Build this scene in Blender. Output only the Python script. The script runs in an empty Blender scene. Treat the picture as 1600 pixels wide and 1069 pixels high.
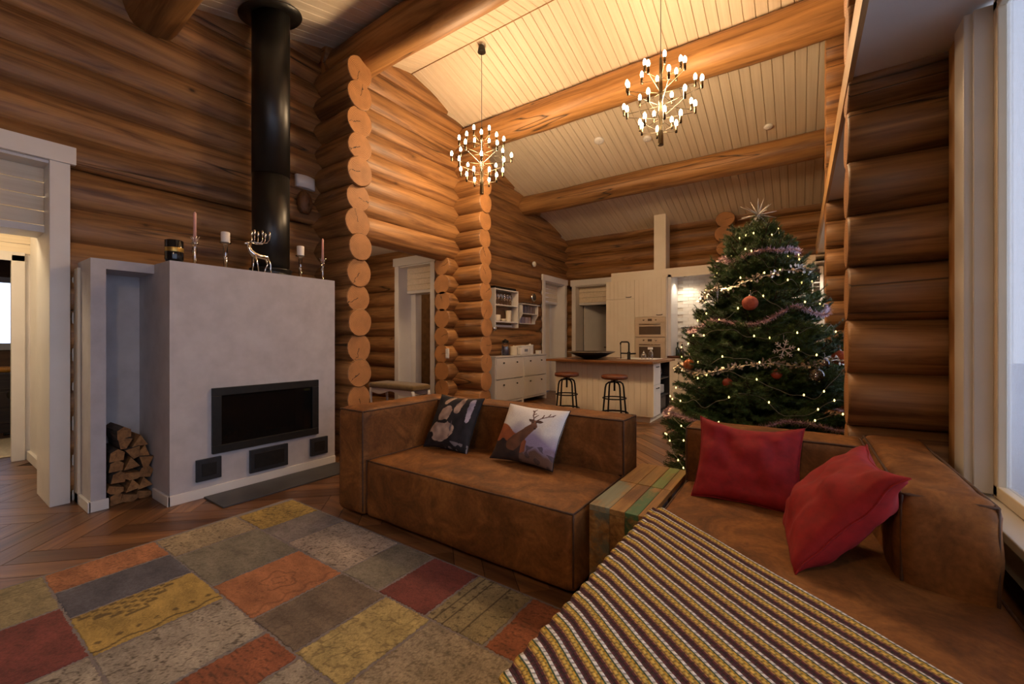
import bpy, math, random
from mathutils import Vector, Matrix, noise as mnoise

# ------------------------------------------------------------------ camera, world, exposure
sc = bpy.context.scene
col = sc.collection
YAW = math.atan(450 / 655)
cd = bpy.data.cameras.new('camera')
cam = bpy.data.objects.new('camera', cd)
col.objects.link(cam)
cam.location = (0, 0, 1.22)
cam.rotation_euler = (math.pi / 2, 0, YAW)
cd.sensor_width = 36
cd.lens = 36 * 655 / 1600
cd.shift_y = -4.5 / 1600
cd.clip_start = .02
sc.camera = cam

SKY = (.72, .80, 1.0)
SKY_STRENGTH = 1.7
CHANDELIER_W = 92
w = bpy.data.worlds.new('overcast_dusk_sky')
sc.world = w
w.use_nodes = True
w.node_tree.nodes['Background'].inputs[0].default_value = (*SKY, 1)
w.node_tree.nodes['Background'].inputs[1].default_value = SKY_STRENGTH

vs = sc.view_settings
vs.view_transform = 'Standard'
vs.look = 'None'
vs.exposure = 0.46
vs.gamma = 1
vs.use_curve_mapping = False
sc.cycles.use_denoising = True
sc.cycles.max_bounces = 9
sc.cycles.diffuse_bounces = 5
sc.cycles.glossy_bounces = 3
sc.cycles.transmission_bounces = 6
sc.cycles.transparent_max_bounces = 8
sc.cycles.caustics_reflective = False
sc.cycles.caustics_refractive = False
sc.cycles.sample_clamp_indirect = 4


def portal(name, loc, size_y, size_z, rot):
    d = bpy.data.lights.new(name, 'AREA')
    d.shape = 'RECTANGLE'
    d.size = size_y
    d.size_y = size_z
    d.cycles.is_portal = True
    o = bpy.data.objects.new(name, d)
    o.location = loc
    o.rotation_euler = rot
    col.objects.link(o)


HP = math.pi / 2
INWARD = Matrix(((0, 0, 1), (1, 0, 0), (0, 1, 0))).to_euler()
portal('sky_portal', (.71, .02, 1.58), 5.0, 2.0, INWARD)
portal('sky_portal', (.71, 4.175, 1.60), 1.15, 1.5, INWARD)
portal('sky_portal', (.71, 6.85, 1.68), 1.5, 1.35, INWARD)
portal('sky_portal', (-9.66, .95, 1.6), 1.3, .96, Matrix(((0, 0, -1), (-1, 0, 0), (0, 1, 0))).to_euler())

# ------------------------------------------------------------------ helpers
RND = random.Random(11)


def C(r, g, b):
    f = lambda c: (c / 255 / 12.92) if c / 255 <= .04045 else ((c / 255 + .055) / 1.055) ** 2.4
    return (f(r), f(g), f(b), 1.0)


class MB:
    """collects geometry and links it as one mesh object"""

    def __init__(s):
        s.V, s.F, s.M, s.S, s.UV = [], [], [], [], None

    def face(s, idx, m=0, smooth=False):
        s.F.append(idx)
        s.M.append(m)
        s.S.append(smooth)

    def box(s, x0, x1, y0, y1, z0, z1, m=0):
        n = len(s.V)
        s.V += [(x0, y0, z0), (x1, y0, z0), (x1, y1, z0), (x0, y1, z0), (x0, y0, z1), (x1, y0, z1), (x1, y1, z1), (x0, y1, z1)]
        for f in ((0, 3, 2, 1), (4, 5, 6, 7), (0, 1, 5, 4), (1, 2, 6, 5), (2, 3, 7, 6), (3, 0, 4, 7)):
            s.face([n + i for i in f], m)
        return s

    def ring_surface(s, rings, m=0, smooth=True, cap0=True, cap1=True, mc=None, closed=False):
        n0 = len(s.V)
        k = len(rings[0])
        for r in rings:
            s.V += [tuple(p) for p in r]
        R = len(rings)
        for i in range(R if closed else R - 1):
            a, b = n0 + i * k, n0 + ((i + 1) % R) * k
            for j in range(k):
                s.face([a + j, a + (j + 1) % k, b + (j + 1) % k, b + j], m, smooth)
        mc = m if mc is None else mc
        if not closed:
            if cap0:
                s.face([n0 + j for j in range(k)][::-1], mc)
            if cap1:
                s.face([n0 + (R - 1) * k + j for j in range(k)], mc)
        return s

    def tube(s, path, r, n=8, m=0, caps=True, closed=False):
        P = [Vector(p) for p in path]
        rr = r if isinstance(r, (list, tuple)) else [r] * len(P)
        rings = []
        up = None
        for i, p in enumerate(P):
            if closed:
                t = P[(i + 1) % len(P)] - P[i - 1]
            else:
                t = P[min(i + 1, len(P) - 1)] - P[max(i - 1, 0)]
            if t.length < 1e-9:
                t = Vector((0, 0, 1))
            t.normalize()
            if up is None:
                up = Vector((0, 0, 1)) if abs(t.z) < .9 else Vector((1, 0, 0))
            a = t.cross(up)
            if a.length < 1e-6:
                a = t.orthogonal()
            a.normalize()
            b = a.cross(t).normalized()
            up = b
            rings.append([p + (a * math.cos(2 * math.pi * j / n) + b * math.sin(2 * math.pi * j / n)) * rr[i] for j in range(n)])
        return s.ring_surface(rings, m, True, caps, caps, closed=closed)

    def lathe(s, prof, c=(0, 0, 0), n=20, m=0, smooth=True, caps=True):
        rings = []
        for r, z in prof:
            rings.append([(c[0] + r * math.cos(2 * math.pi * j / n), c[1] + r * math.sin(2 * math.pi * j / n), c[2] + z) for j in range(n)])
        return s.ring_surface(rings, m, smooth, caps, caps)

    def prism(s, poly, h0, h1, axis='z', m=0):
        """poly of 2-D points extruded along axis from h0 to h1"""
        def P(a, b, h):
            return {'z': (a, b, h), 'y': (a, h, b), 'x': (h, a, b)}[axis]
        n = len(s.V)
        k = len(poly)
        s.V += [P(a, b, h0) for a, b in poly] + [P(a, b, h1) for a, b in poly]
        s.face([n + i for i in range(k)][::-1], m)
        s.face([n + k + i for i in range(k)], m)
        for i in range(k):
            j = (i + 1) % k
            s.face([n + i, n + j, n + k + j, n + k + i], m)
        return s

    def softbox(s, c, h, r, bulge=(0, 0, 0), seg=10, wr=0.0, seed=0, m=0):
        """upholstered block: rounded box with bulging faces and a few soft wrinkles"""
        key = {}
        n_in = len(s.V)

        def add(p):
            k = (round(p[0], 5), round(p[1], 5), round(p[2], 5))
            if k not in key:
                key[k] = len(s.V)
                s.V.append(p)
            return key[k]
        ts = [math.sin((i / seg - .5) * math.pi) * .25 + (2 * i / seg - 1) * .75 for i in range(seg + 1)]
        for ax in range(3):
            for sg in (-1, 1):
                g = []
                for i in range(seg + 1):
                    row = []
                    for j in range(seg + 1):
                        q = [0, 0, 0]
                        q[ax] = sg
                        q[(ax + 1) % 3] = ts[i]
                        q[(ax + 2) % 3] = ts[j]
                        P = Vector([q[k] * h[k] for k in range(3)])
                        inn = Vector([max(-(h[k] - r), min(h[k] - r, P[k])) for k in range(3)])
                        d = P - inn
                        if d.length > 1e-9:
                            d.normalize()
                        p = inn + d * r
                        for k in range(3):
                            o1, o2 = q[(k + 1) % 3], q[(k + 2) % 3]
                            p[k] += q[k] * bulge[k] * (1 - o1 * o1) * (1 - o2 * o2)
                        if wr:
                            v = mnoise.noise(Vector((p.x * 3.1 + seed, p.y * 3.1, p.z * 4))) + .5 * mnoise.noise(Vector((p.x * 8 + seed, p.y * 7, p.z * 9)))
                            p += d * wr * v
                        row.append(add((c[0] + p.x, c[1] + p.y, c[2] + p.z)))
                    g.append(row)
                for i in range(seg):
                    for j in range(seg):
                        f = [g[i][j], g[i + 1][j], g[i + 1][j + 1], g[i][j + 1]]
                        s.face(f if sg > 0 else f[::-1], m, True)
        return s

    def mesh(s, name, mats):
        me = bpy.data.meshes.new(name)
        me.from_pydata([tuple(v) for v in s.V], [], s.F)
        for mt in (mats if isinstance(mats, (list, tuple)) else [mats]):
            me.materials.append(mt)
        me.polygons.foreach_set('material_index', s.M)
        me.polygons.foreach_set('use_smooth', s.S)
        if s.UV:
            uv = me.uv_layers.new(name='UVMap')
            for l in me.loops:
                uv.data[l.index].uv = s.UV[l.vertex_index]
        me.update()
        return me

    def build(s, name, mats, parent=None, loc=(0, 0, 0), rot=(0, 0, 0), bevel=0, bseg=2):
        o = bpy.data.objects.new(name, s.mesh(name, mats))
        col.objects.link(o)
        o.location = loc
        o.rotation_euler = rot
        o.parent = parent
        if bevel:
            b = o.modifiers.new('bevel', 'BEVEL')
            b.width = bevel
            b.segments = bseg
            b.limit_method = 'ANGLE'
            b.angle_limit = .7
        return o


def box(name, mats, parent, x0, x1, y0, y1, z0, z1, bevel=0, loc=(0, 0, 0), rot=(0, 0, 0)):
    return MB().box(x0, x1, y0, y1, z0, z1).build(name, mats, parent, loc, rot, bevel)


def inst(name, me, parent=None, loc=(0, 0, 0), rot=(0, 0, 0), scale=(1, 1, 1)):
    o = bpy.data.objects.new(name, me)
    col.objects.link(o)
    o.location = loc
    o.rotation_euler = rot
    o.scale = scale
    o.parent = parent
    return o


def tag(o, label, cat, group=None, kind=None):
    o['label'] = label
    o['category'] = cat
    if group:
        o['group'] = group
    if kind:
        o['kind'] = kind
    return o


def thing(name, label, cat, loc=(0, 0, 0), rz=0, group=None, kind=None):
    o = bpy.data.objects.new(name, None)
    col.objects.link(o)
    o.location = loc
    o.rotation_euler = (0, 0, rz)
    o.empty_display_size = .1
    return tag(o, label, cat, group, kind)


# ------------------------------------------------------------------ material helpers
def nd(nt, t, ins=None, **kw):
    n = nt.nodes.new('ShaderNode' + t)
    for k, v in kw.items():
        setattr(n, k, v)
    for k, v in (ins or {}).items():
        if isinstance(v, bpy.types.NodeSocket):
            nt.links.new(v, n.inputs[k])
        else:
            n.inputs[k].default_value = v
    return n


def new_mat(name, rough=.6, color=None, metallic=0, **ins):
    m = bpy.data.materials.new(name)
    m.use_nodes = True
    b = m.node_tree.nodes['Principled BSDF']
    b.inputs['Roughness'].default_value = rough
    b.inputs['Metallic'].default_value = metallic
    if color:
        b.inputs['Base Color'].default_value = color
    for k, v in ins.items():
        b.inputs[k.replace('_', ' ')].default_value = v
    return m, m.node_tree, b


def ramp(nt, fac, stops, interp='LINEAR'):
    r = nd(nt, 'ValToRGB', {'Fac': fac})
    r.color_ramp.interpolation = interp
    e = r.color_ramp.elements
    while len(e) < len(stops):
        e.new(.5)
    for i, (p, c) in enumerate(stops):
        e[i].position = p
        e[i].color = c if len(c) == 4 else (*c, 1)
    return r.outputs['Color']


def mixc(nt, fac, a, b, blend='MIX'):
    n = nd(nt, 'Mix', data_type='RGBA', blend_type=blend)
    for k, v in ((0, fac), (6, a), (7, b)):
        if isinstance(v, bpy.types.NodeSocket):
            nt.links.new(v, n.inputs[k])
        else:
            n.inputs[k].default_value = v
    return n.outputs[2]


def math_(nt, op, a, b=0.0, c=None):
    n = nd(nt, 'Math', operation=op)
    for i, v in enumerate((a, b) if c is None else (a, b, c)):
        if isinstance(v, bpy.types.NodeSocket):
            nt.links.new(v, n.inputs[i])
        else:
            n.inputs[i].default_value = v
    return n.outputs[0]


def coords(nt, scale=(1, 1, 1), rand=0.0, kind='Object'):
    v = nd(nt, 'TexCoord').outputs[kind]
    if rand:
        oi = nd(nt, 'ObjectInfo').outputs['Random']
        off = math_(nt, 'MULTIPLY', oi, rand)
        v = nd(nt, 'VectorMath', {0: v, 1: nd(nt, 'CombineXYZ', {0: off, 1: off, 2: off}).outputs[0]}, operation='ADD').outputs[0]
    return nd(nt, 'Mapping', {'Vector': v, 'Scale': scale}).outputs[0]


def noise(nt, vec, scale=1.0, detail=4, rough=.55, dist=0.0):
    return nd(nt, 'TexNoise', {'Vector': vec, 'Scale': scale, 'Detail': detail, 'Roughness': rough, 'Distortion': dist}).outputs['Fac']


def bump(nt, b, h, strength=.3, dist=.01):
    n = nd(nt, 'Bump', {'Height': h, 'Strength': strength, 'Distance': dist})
    nt.links.new(n.outputs[0], b.inputs['Normal'])


BLK, WHT = (0, 0, 0, 1), (1, 1, 1, 1)


def noisy(name, c1, c2, scale=(4, 4, 4), rough=.6, bmp=0.0, detail=5, rand=0.0, metallic=0, bdist=.004, **ins):
    """two colours mixed by noise, the everyday procedural material"""
    m, nt, b = new_mat(name, rough, None, metallic, **ins)
    f = noise(nt, coords(nt, scale, rand), 1, detail)
    nt.links.new(ramp(nt, f, [(.3, c1), (.7, c2)]), b.inputs['Base Color'])
    if bmp:
        bump(nt, b, f, bmp, bdist)
    return m


def wood(name, dark, light, axis='x', fine=16, along=1.2, rough=.55, rand=37.0, cracks=True, knots=True, bmp=.35):
    m, nt, b = new_mat(name, rough)
    sc_ = {'x': (along, fine, fine), 'y': (fine, along, fine), 'z': (fine, fine, along)}[axis]
    one = lambda k, s: tuple({0: k, 1: s}[0 if 'xyz'[i] == axis else 1] for i in range(3))
    grain = noise(nt, coords(nt, sc_, rand), 1, 8, .62, .7)
    blot = noise(nt, coords(nt, one(.7, 2.2), rand), 1, 3, .5)
    mid = tuple((dark[i] * .45 + light[i] * .55) for i in range(3)) + (1,)
    deep = tuple(v * .55 for v in dark[:3]) + (1,)
    c = ramp(nt, grain, [(.17, deep), (.35, dark), (.52, mid), (.74, light)])
    fib = noise(nt, coords(nt, tuple(v * 4 for v in sc_), rand), 1, 3, .6)
    c = mixc(nt, 1.0, c, ramp(nt, fib, [(.3, (.85, .84, .83, 1)), (.7, (1.09, 1.08, 1.07, 1))]), 'MULTIPLY')
    c = mixc(nt, 1.0, c, ramp(nt, blot, [(.25, (.62, .6, .58, 1)), (.7, (1.12, 1.1, 1.06, 1))]), 'MULTIPLY')
    rv = nd(nt, 'ObjectInfo').outputs['Random']
    c = mixc(nt, 1.0, c, ramp(nt, rv, [(0, (.84, .82, .8, 1)), (1, (1.1, 1.08, 1.04, 1))]), 'MULTIPLY')
    h = grain
    if cracks:
        cr = noise(nt, coords(nt, one(.16, 3.2), rand), 1, 2.5, .5, .25)
        a = math_(nt, 'ABSOLUTE', math_(nt, 'SUBTRACT', cr, .52))
        line = ramp(nt, a, [(0.0, WHT), (.006, BLK)])
        msk = ramp(nt, noise(nt, coords(nt, one(.5, .9), rand + 9), 1, 1), [(.5, BLK), (.56, WHT)])
        line = mixc(nt, 1.0, line, msk, 'MULTIPLY')
        c = mixc(nt, line, c, (.018, .011, .006, 1))
        h = math_(nt, 'SUBTRACT', grain, math_(nt, 'MULTIPLY', line, 3.0))
    if knots:
        vo = nd(nt, 'TexVoronoi', {'Vector': coords(nt, one(1.5, 2.4), rand), 'Scale': 1.0}).outputs['Distance']
        k = ramp(nt, vo, [(.02, WHT), (.05, (.3, .3, .3, 1)), (.10, BLK)])
        c = mixc(nt, k, c, tuple(x * .35 for x in dark[:3]) + (1,))
    nt.links.new(c, b.inputs['Base Color'])
    bump(nt, b, h, bmp, .006)
    return m


LOG = wood('log_wood', C(104, 68, 38), C(182, 136, 86), 'x', 15, .9, .5)
BEAM = wood('beam_wood', C(124, 84, 46), C(196, 148, 92), 'x', 12, .7, .5)


def end_grain():
    m, nt, b = new_mat('sawn_log_end', .65)
    v = coords(nt, (1, 1, 1), 3.0)
    o = nd(nt, 'TexCoord').outputs['Object']
    wv = nd(nt, 'TexWave', {'Vector': o, 'Scale': 22.0, 'Distortion': 2.2, 'Detail': 2.0, 'Detail Scale': 1.4}, wave_type='RINGS', rings_direction='X')
    c = ramp(nt, wv.outputs['Fac'], [(.1, C(160, 108, 60)), (.8, C(196, 142, 88))])
    c = mixc(nt, 1.0, c, ramp(nt, noise(nt, v, 5, 4), [(.3, (.7, .68, .66, 1)), (.7, (1.08, 1.06, 1.03, 1))]), 'MULTIPLY')
    sp = nd(nt, 'SeparateXYZ', {0: o})
    oy, oz = sp.outputs[1], sp.outputs[2]
    rad = math_(nt, 'SQRT', math_(nt, 'ADD', math_(nt, 'MULTIPLY', oy, oy), math_(nt, 'MULTIPLY', oz, oz)))
    ang = math_(nt, 'DIVIDE', math_(nt, 'ARCTAN2', oz, oy), 2 * math.pi)
    rnd = nd(nt, 'ObjectInfo').outputs['Random']
    wob = math_(nt, 'MULTIPLY', math_(nt, 'SUBTRACT', noise(nt, v, 22, 3), .5), .14)
    for kk, (mul, ln) in enumerate(((7.3, .145),)):
        fr = math_(nt, 'FRACT', math_(nt, 'ADD', math_(nt, 'ADD', ang, wob), math_(nt, 'MULTIPLY', rnd, mul)))
        dd = math_(nt, 'MULTIPLY', math_(nt, 'ABSOLUTE', math_(nt, 'SUBTRACT', fr, .5)), math_(nt, 'MULTIPLY', rad, 6.28))
        lim = math_(nt, 'MULTIPLY', math_(nt, 'MULTIPLY', math_(nt, 'LESS_THAN', rad, ln), math_(nt, 'GREATER_THAN', rnd, .35)), math_(nt, 'LESS_THAN', dd, .0035 if kk == 0 else .002))
        c = mixc(nt, lim, c, (.03, .016, .008, 1))
    nt.links.new(c, b.inputs['Base Color'])
    bump(nt, b, wv.outputs['Fac'], .15, .003)
    return m


END = end_grain()
PAINT = noisy('white_paint', C(212, 208, 203), C(222, 218, 213), (3, 3, 3), .45)
BOARD = noisy('white_stained_board', C(214, 198, 172), C(230, 216, 192), (30, .8, 30), .5, .08, rand=11)
CREAM = noisy('cream_cabinet_paint', C(226, 214, 190), C(234, 224, 202), (3, 3, 3), .42)
PLASTER = noisy('white_plaster', C(172, 168, 171), C(188, 185, 188), (7, 7, 7), .75, .25, 8, bdist=.003)
BLACK = noisy('black_enamel', C(16, 15, 14), C(24, 22, 20), (8, 8, 8), .38)
BLACKM = noisy('matt_black_steel', C(20, 18, 16), C(32, 29, 26), (12, 12, 12), .5, metallic=.6)
CHROME = noisy('brushed_chrome', C(190, 180, 165), C(215, 205, 190), (20, 20, 20), .22, metallic=1)
SILVER = noisy('polished_silver', C(225, 222, 215), C(240, 238, 232), (9, 9, 9), .15, metallic=1)
WHITEPL = noisy('white_plastic', C(226, 224, 218), C(234, 232, 228), (5, 5, 5), .4)


def glass_mat(name, tint=(1, 1, 1, 1), rough=.02, alpha=.25):
    """thin clear glass: mostly see-through with a specular coat"""
    m = bpy.data.materials.new(name)
    m.use_nodes = True
    nt = m.node_tree
    nt.nodes.clear()
    fr = nd(nt, 'Fresnel', {'IOR': 1.45}).outputs[0]
    f = math_(nt, 'ADD', math_(nt, 'MULTIPLY', fr, .8), alpha * .25)
    t = nd(nt, 'BsdfTransparent', {'Color': tint})
    g = nd(nt, 'BsdfGlossy', {'Color': (1, 1, 1, 1), 'Roughness': rough})
    mx = nd(nt, 'MixShader', {0: f, 1: t.outputs[0], 2: g.outputs[0]})
    o = nd(nt, 'OutputMaterial', {0: mx.outputs[0]})
    return m


GLASS = glass_mat('clear_glass')
PANE = glass_mat('window_glass', (.97, .98, 1, 1), .01, .1)


def emit(name, c, s):
    m = bpy.data.materials.new(name)
    m.use_nodes = True
    b = m.node_tree.nodes['Principled BSDF']
    b.inputs['Base Color'].default_value = (*c, 1)
    b.inputs['Emission Color'].default_value = (*c, 1)
    b.inputs['Emission Strength'].default_value = s
    return m

# ------------------------------------------------------------------ the log house
def log(parent, p, axis, length, r=.15, mat=None, rz=None, n=18, rough=.035, name='log', bend=.012, tilt=0.0, clip=None, floor_z=None):
    """one round log starting at p, running along +x or +y; local x is its length"""
    mat = mat or LOG
    rz = rz or r
    sd = RND.uniform(0, 900)
    N = max(4, int(length / .2))
    tap = RND.uniform(-.09, .09)
    mb = MB()
    rings = []
    for i in range(-1, N + 2):
        t = min(max(i / N, 0), 1)
        k = .94 if i in (-1, N + 1) else 1.0
        x = t * length + (0 if i not in (-1, N + 1) else 0)
        if i == 0:
            x = .012
        if i == N:
            x = length - .012
        oy = bend * mnoise.noise(Vector((x * .7 + sd, 1.3, 0)))
        oz = bend * .6 * mnoise.noise(Vector((x * .7 + sd, 7.7, 0))) + tilt * (t - .5)
        ring = []
        for j in range(n):
            a = 2 * math.pi * j / n
            f = k * (1 + tap * (t - .5) + rough * mnoise.noise(Vector((x * 1.7 + sd, math.cos(a) * 1.1, math.sin(a) * 1.1)))
                     + rough * .5 * mnoise.noise(Vector((x * 5 + sd, math.cos(a) * 2.5, math.sin(a) * 2.5))))
            yy = oy + r * f * math.cos(a)
            ring.append((x, yy if clip is None else max(yy, clip), (oz + rz * f * math.sin(a)) if floor_z is None else max(oz + rz * f * math.sin(a), floor_z)))
        rings.append(ring)
    mb.ring_surface(rings, 0, True, True, True, mc=1)
    return mb.build(name, [mat, END], parent, p, (0, 0, 0 if axis == 'x' else HP))


RIDGE_Y, RIDGE_Z, SLOPE = 4.0, 4.9, .275
FRONT_Y, BACK_Y = -3.0, 9.05


def ceil_z(y):
    return RIDGE_Z - SLOPE * abs(y - RIDGE_Y)


PITCH = .272


def struct(name, label, cat):
    return thing(name, label, cat, kind='structure')


def log_run_y(par, xc, y0, y1, r, z_lo, openings=(), zmax=9, off=.172, clip=None):
    """stacked logs along y, clipped under the roof and cut at openings (y0, y1, z0, z1)"""
    k = 0
    while True:
        z = off + PITCH * k
        k += 1
        if z > zmax or z > RIDGE_Z - .02:
            break
        a = max(y0, RIDGE_Y - (RIDGE_Z - z + .10) / SLOPE)
        b = min(y1, RIDGE_Y + (RIDGE_Z - z + .10) / SLOPE)
        spans = [(a, b)]
        for (o0, o1, oz0, oz1) in openings:
            if oz0 - .05 < z < oz1 + .02:
                spans = [q for s in spans for q in ((s[0], min(s[1], o0)), (max(s[0], o1), s[1])) if q[1] - q[0] > .06]
        lint = [o[3] for o in openings if o[3] < z < o[3] + .2 and o[3] > 2.45]
        for s in spans:
            log(par, (xc + (RND.uniform(-.008, .008) if clip is None else 0), s[0], z), 'y', s[1] - s[0], r, rz=PITCH * (.68 if s[1] - s[0] > .6 else .57), clip=clip, tilt=RND.uniform(-.03, .03), floor_z=lint[0] - z if lint else None)


def log_run_x(par, yc, x0, x1, r, openings=(), zmax=9, off=.036, pitch=PITCH, jit=.02, rough=.035, rz=None):
    k = 0
    while True:
        z = off + pitch * k
        k += 1
        if z > zmax:
            break
        spans = [(x0, x1)]
        for (o0, o1, oz0, oz1) in openings:
            if oz0 - .05 < z < oz1 + .02:
                spans = [q for s in spans for q in ((s[0], min(s[1], o0)), (max(s[0], o1), s[1])) if q[1] - q[0] > .06]
        lint = [o[3] for o in openings if o[3] < z < o[3] + .2]
        for s in spans:
            e = RND.uniform(-jit, jit) if s[1] == x1 else 0
            log(par, (s[0], yc + RND.uniform(-.006, .006), z), 'x', s[1] - s[0] + e, r * RND.uniform(.97, 1.03), rz=(rz or pitch * .585), rough=rough, floor_z=lint[0] - z if lint else None)


wl = struct('wall_left', 'dark log wall behind the white fireplace', 'log wall')
log_run_y(wl, -4.66, FRONT_Y - .2, 2.95, .155, 0, [(-.47, .66, -1, 2.52)])
w1 = struct('wall_cross', 'short cross wall of logs whose ends stack up beside the fireplace', 'log wall')
log_run_x(w1, 2.80, -4.86, -3.92, .152, zmax=4.2, off=.036, rough=.045)
wh = struct('wall_hall', 'log wall over the open passage to the hall', 'log wall')
log_run_y(wh, -4.58, 2.72, 5.12, .16, 0, [(3.08, 4.74, -1, 2.44)])
w2 = struct('wall_passage', 'log cross wall with a doorway at the end of the hall passage', 'log wall')
log_run_x(w2, 5.05, -6.75, -3.95, .150, [(-5.80, -4.92, -1, 2.5)], zmax=4.35, rough=.045)
wk = struct('wall_kitchen', 'log wall with the white shelves in the kitchen', 'log wall')
log_run_y(wk, -4.69, 5.0, 9.15, .152, 0, [(7.77, 8.77, -1, 2.48)])
wb = struct('wall_back', 'log wall above the kitchen cabinets', 'log wall')
log_run_x(wb, 9.06, -4.85, .95, .152, [(-4.35, -3.45, -1, 2.48)], zmax=3.6)
wr = struct('wall_right', 'log wall with the tall window', 'log wall')
WIN = [(-2.5, 2.70, .50, 2.62), (3.6, 4.75, .85, 2.35), (6.1, 7.6, 1.0, 2.35)]
log_run_y(wr, .79, FRONT_Y - .2, 9.15, .17, 0, WIN, clip=.10)
SHEATH = noisy('sheathing', C(120, 88, 56), C(140, 104, 68), (3, 3, 3), .8)
yy_ = FRONT_Y - .3
for (a, b, z0, z1) in WIN:
    box('sheathing', SHEATH, wr, .690, .705, yy_, a, -.1, 4.7)
    box('sheathing', SHEATH, wr, .690, .705, a, b, -.1, z0)
    box('sheathing', SHEATH, wr, .690, .705, a, b, z1, 4.9)
    yy_ = b
box('sheathing', SHEATH, wr, .690, .705, yy_, 9.3, -.1, 4.7)
s1 = struct('wall_stub_near', 'stub of thick logs beside the window', 'log wall')
log_run_x(s1, 3.03, .215, .70, .155, zmax=4.45, off=.02, pitch=.29, jit=0, rough=.02, rz=.153)
s2 = struct('wall_stub_far', 'narrow stub of logs behind the christmas tree', 'log wall')
log_run_x(s2, 5.42, .215, .70, .155, zmax=4.40, off=.10, jit=0, rough=.02)
wf = struct('wall_front', 'log wall opposite the kitchen', 'log wall')
log_run_x(wf, FRONT_Y, -4.8, 1.0, .152, zmax=3.1)
# three stacked ends of a log wall that runs out through the kitchen wall
we = struct('wall_log_ends', 'stack of round log ends poking out above the kitchen cabinets', 'log wall')
for k, z in enumerate((2.64, 2.92, 3.20, 3.46)):
    log(we, (-1.19 + .03 * (k % 2), 8.72, z), 'y', .5, .16 + .012 * (k % 2), rz=.15, rough=.05)

# beams along the room
bm = [(1.18, 4.0, .2), (2.95, 4.41, .2), (5.16, 4.40, .205), (7.06, 3.88, .185)]
bn = ['large log beam crossing above the fireplace end of the room', 'log beam resting on the stacked log ends beside the chimney',
      'golden log beam behind the two chandeliers', 'log beam nearest the kitchen wall']
for (y, z, r), lb in zip(bm, bn):
    o = log(None, (-4.75, y, z), 'x', 5.5, r, BEAM, rough=.05, n=24, name='ceiling_beam', bend=.03)
    tag(o, lb, 'beam', 'log beams under the ceiling', 'structure')

# ceiling: tongue and groove boards on both slopes
ce = struct('ceiling', 'white boarded gable ceiling', 'ceiling')
BW = .112
for side, y_far in ((-1, FRONT_Y - .3), (1, BACK_Y + .3)):
    L = abs(y_far - RIDGE_Y) / math.cos(math.atan(SLOPE))
    bb = MB()
    g = .0018
    bb.prism([(g, .006), (.006, 0), (BW - .006, 0), (BW - g, .006), (BW - g, .02), (g, .02)], 0, L, 'y')
    me = bb.mesh('ceiling_board', BOARD)
    ang = -math.atan(SLOPE)
    nb = int(5.75 / BW)
    for i in range(nb):
        x = -4.86 + i * BW
        if side > 0:
            o = inst('ceiling_board', me, ce, (x, RIDGE_Y, RIDGE_Z), (ang, 0, 0))
        else:
            o = inst('ceiling_board', me, ce, (x + BW, RIDGE_Y, RIDGE_Z), (ang, 0, math.pi))
    bk = MB()
    y1 = y_far
    z0, z1 = RIDGE_Z + .026, ceil_z(y1) + .026
    bk.prism([(RIDGE_Y, z0), (y1, z1), (y1, z1 + .15), (RIDGE_Y, z0 + .15)], -5.1, 1.2, 'x')
    bk.build('roof_deck', noisy('roof_deck_tan', C(190, 160, 120), C(200, 170, 130), (2, 2, 2), .8) if side < 0 else bpy.data.materials['roof_deck_tan'], ce)  # tan deck behind the joints of the ceiling boards
MB().tube([(-4.6, RIDGE_Y, RIDGE_Z - .004), (.8, RIDGE_Y, RIDGE_Z - .004)], .006, 6).build('ridge_strip', noisy('ridge_joint', C(150, 116, 74), C(170, 134, 88), (9, 9, 9), .7), ce)

# flat soffit along the window wall and its fascia
so = struct('trim_soffit', 'flat white soffit with a wooden fascia along the window wall', 'soffit')
box('soffit_panel', PAINT, so, .232, .69, FRONT_Y, 8.9, 2.615, 2.64)
box('fascia_board', wood('fascia_pine', C(190, 150, 100), C(214, 178, 126), 'y', 22, 1, .5, cracks=False, knots=False), so, .21, .232, FRONT_Y, 8.40, 2.60, 2.77)
box('soffit_top', PAINT, so, .232, .69, FRONT_Y, 8.9, 2.64, 2.68)

# floor: herringbone planks
fl = struct('floor', 'brown herringbone plank floor', 'floor')
SUB = noisy('floor_joint', C(40, 26, 16), C(52, 34, 22), (4, 4, 4), .8)
box('subfloor', SUB, fl, -10.2, 1.0, FRONT_Y - .2, 9.3, -.10, -.006)


def floor_mat():
    m, nt, b = new_mat('oak_plank', .34)
    g = noise(nt, coords(nt, (1.4, 22, 5), 41), 1, 8, .6, .8)
    c = ramp(nt, g, [(.25, C(74, 48, 30)), (.5, C(112, 77, 48)), (.75, C(142, 102, 66))])
    oi = nd(nt, 'ObjectInfo').outputs['Random']
    at = nd(nt, 'Attribute', attribute_name='tone').outputs['Fac']
    tn = math_(nt, 'FRACT', math_(nt, 'ADD', oi, at))
    c = mixc(nt, 1.0, c, ramp(nt, tn, [(0, (.55, .52, .5, 1)), (.5, (.92, .9, .88, 1)), (1, (1.3, 1.24, 1.15, 1))]), 'MULTIPLY')
    st = noise(nt, coords(nt, (.8, 8, 2), 17), 1, 3)
    c = mixc(nt, ramp(nt, st, [(.5, BLK), (.75, (.5, .5, .5, 1))]), c, C(52, 32, 20))
    nt.links.new(c, b.inputs['Base Color'])
    bump(nt, b, g, .12, .002)
    return m


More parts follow.
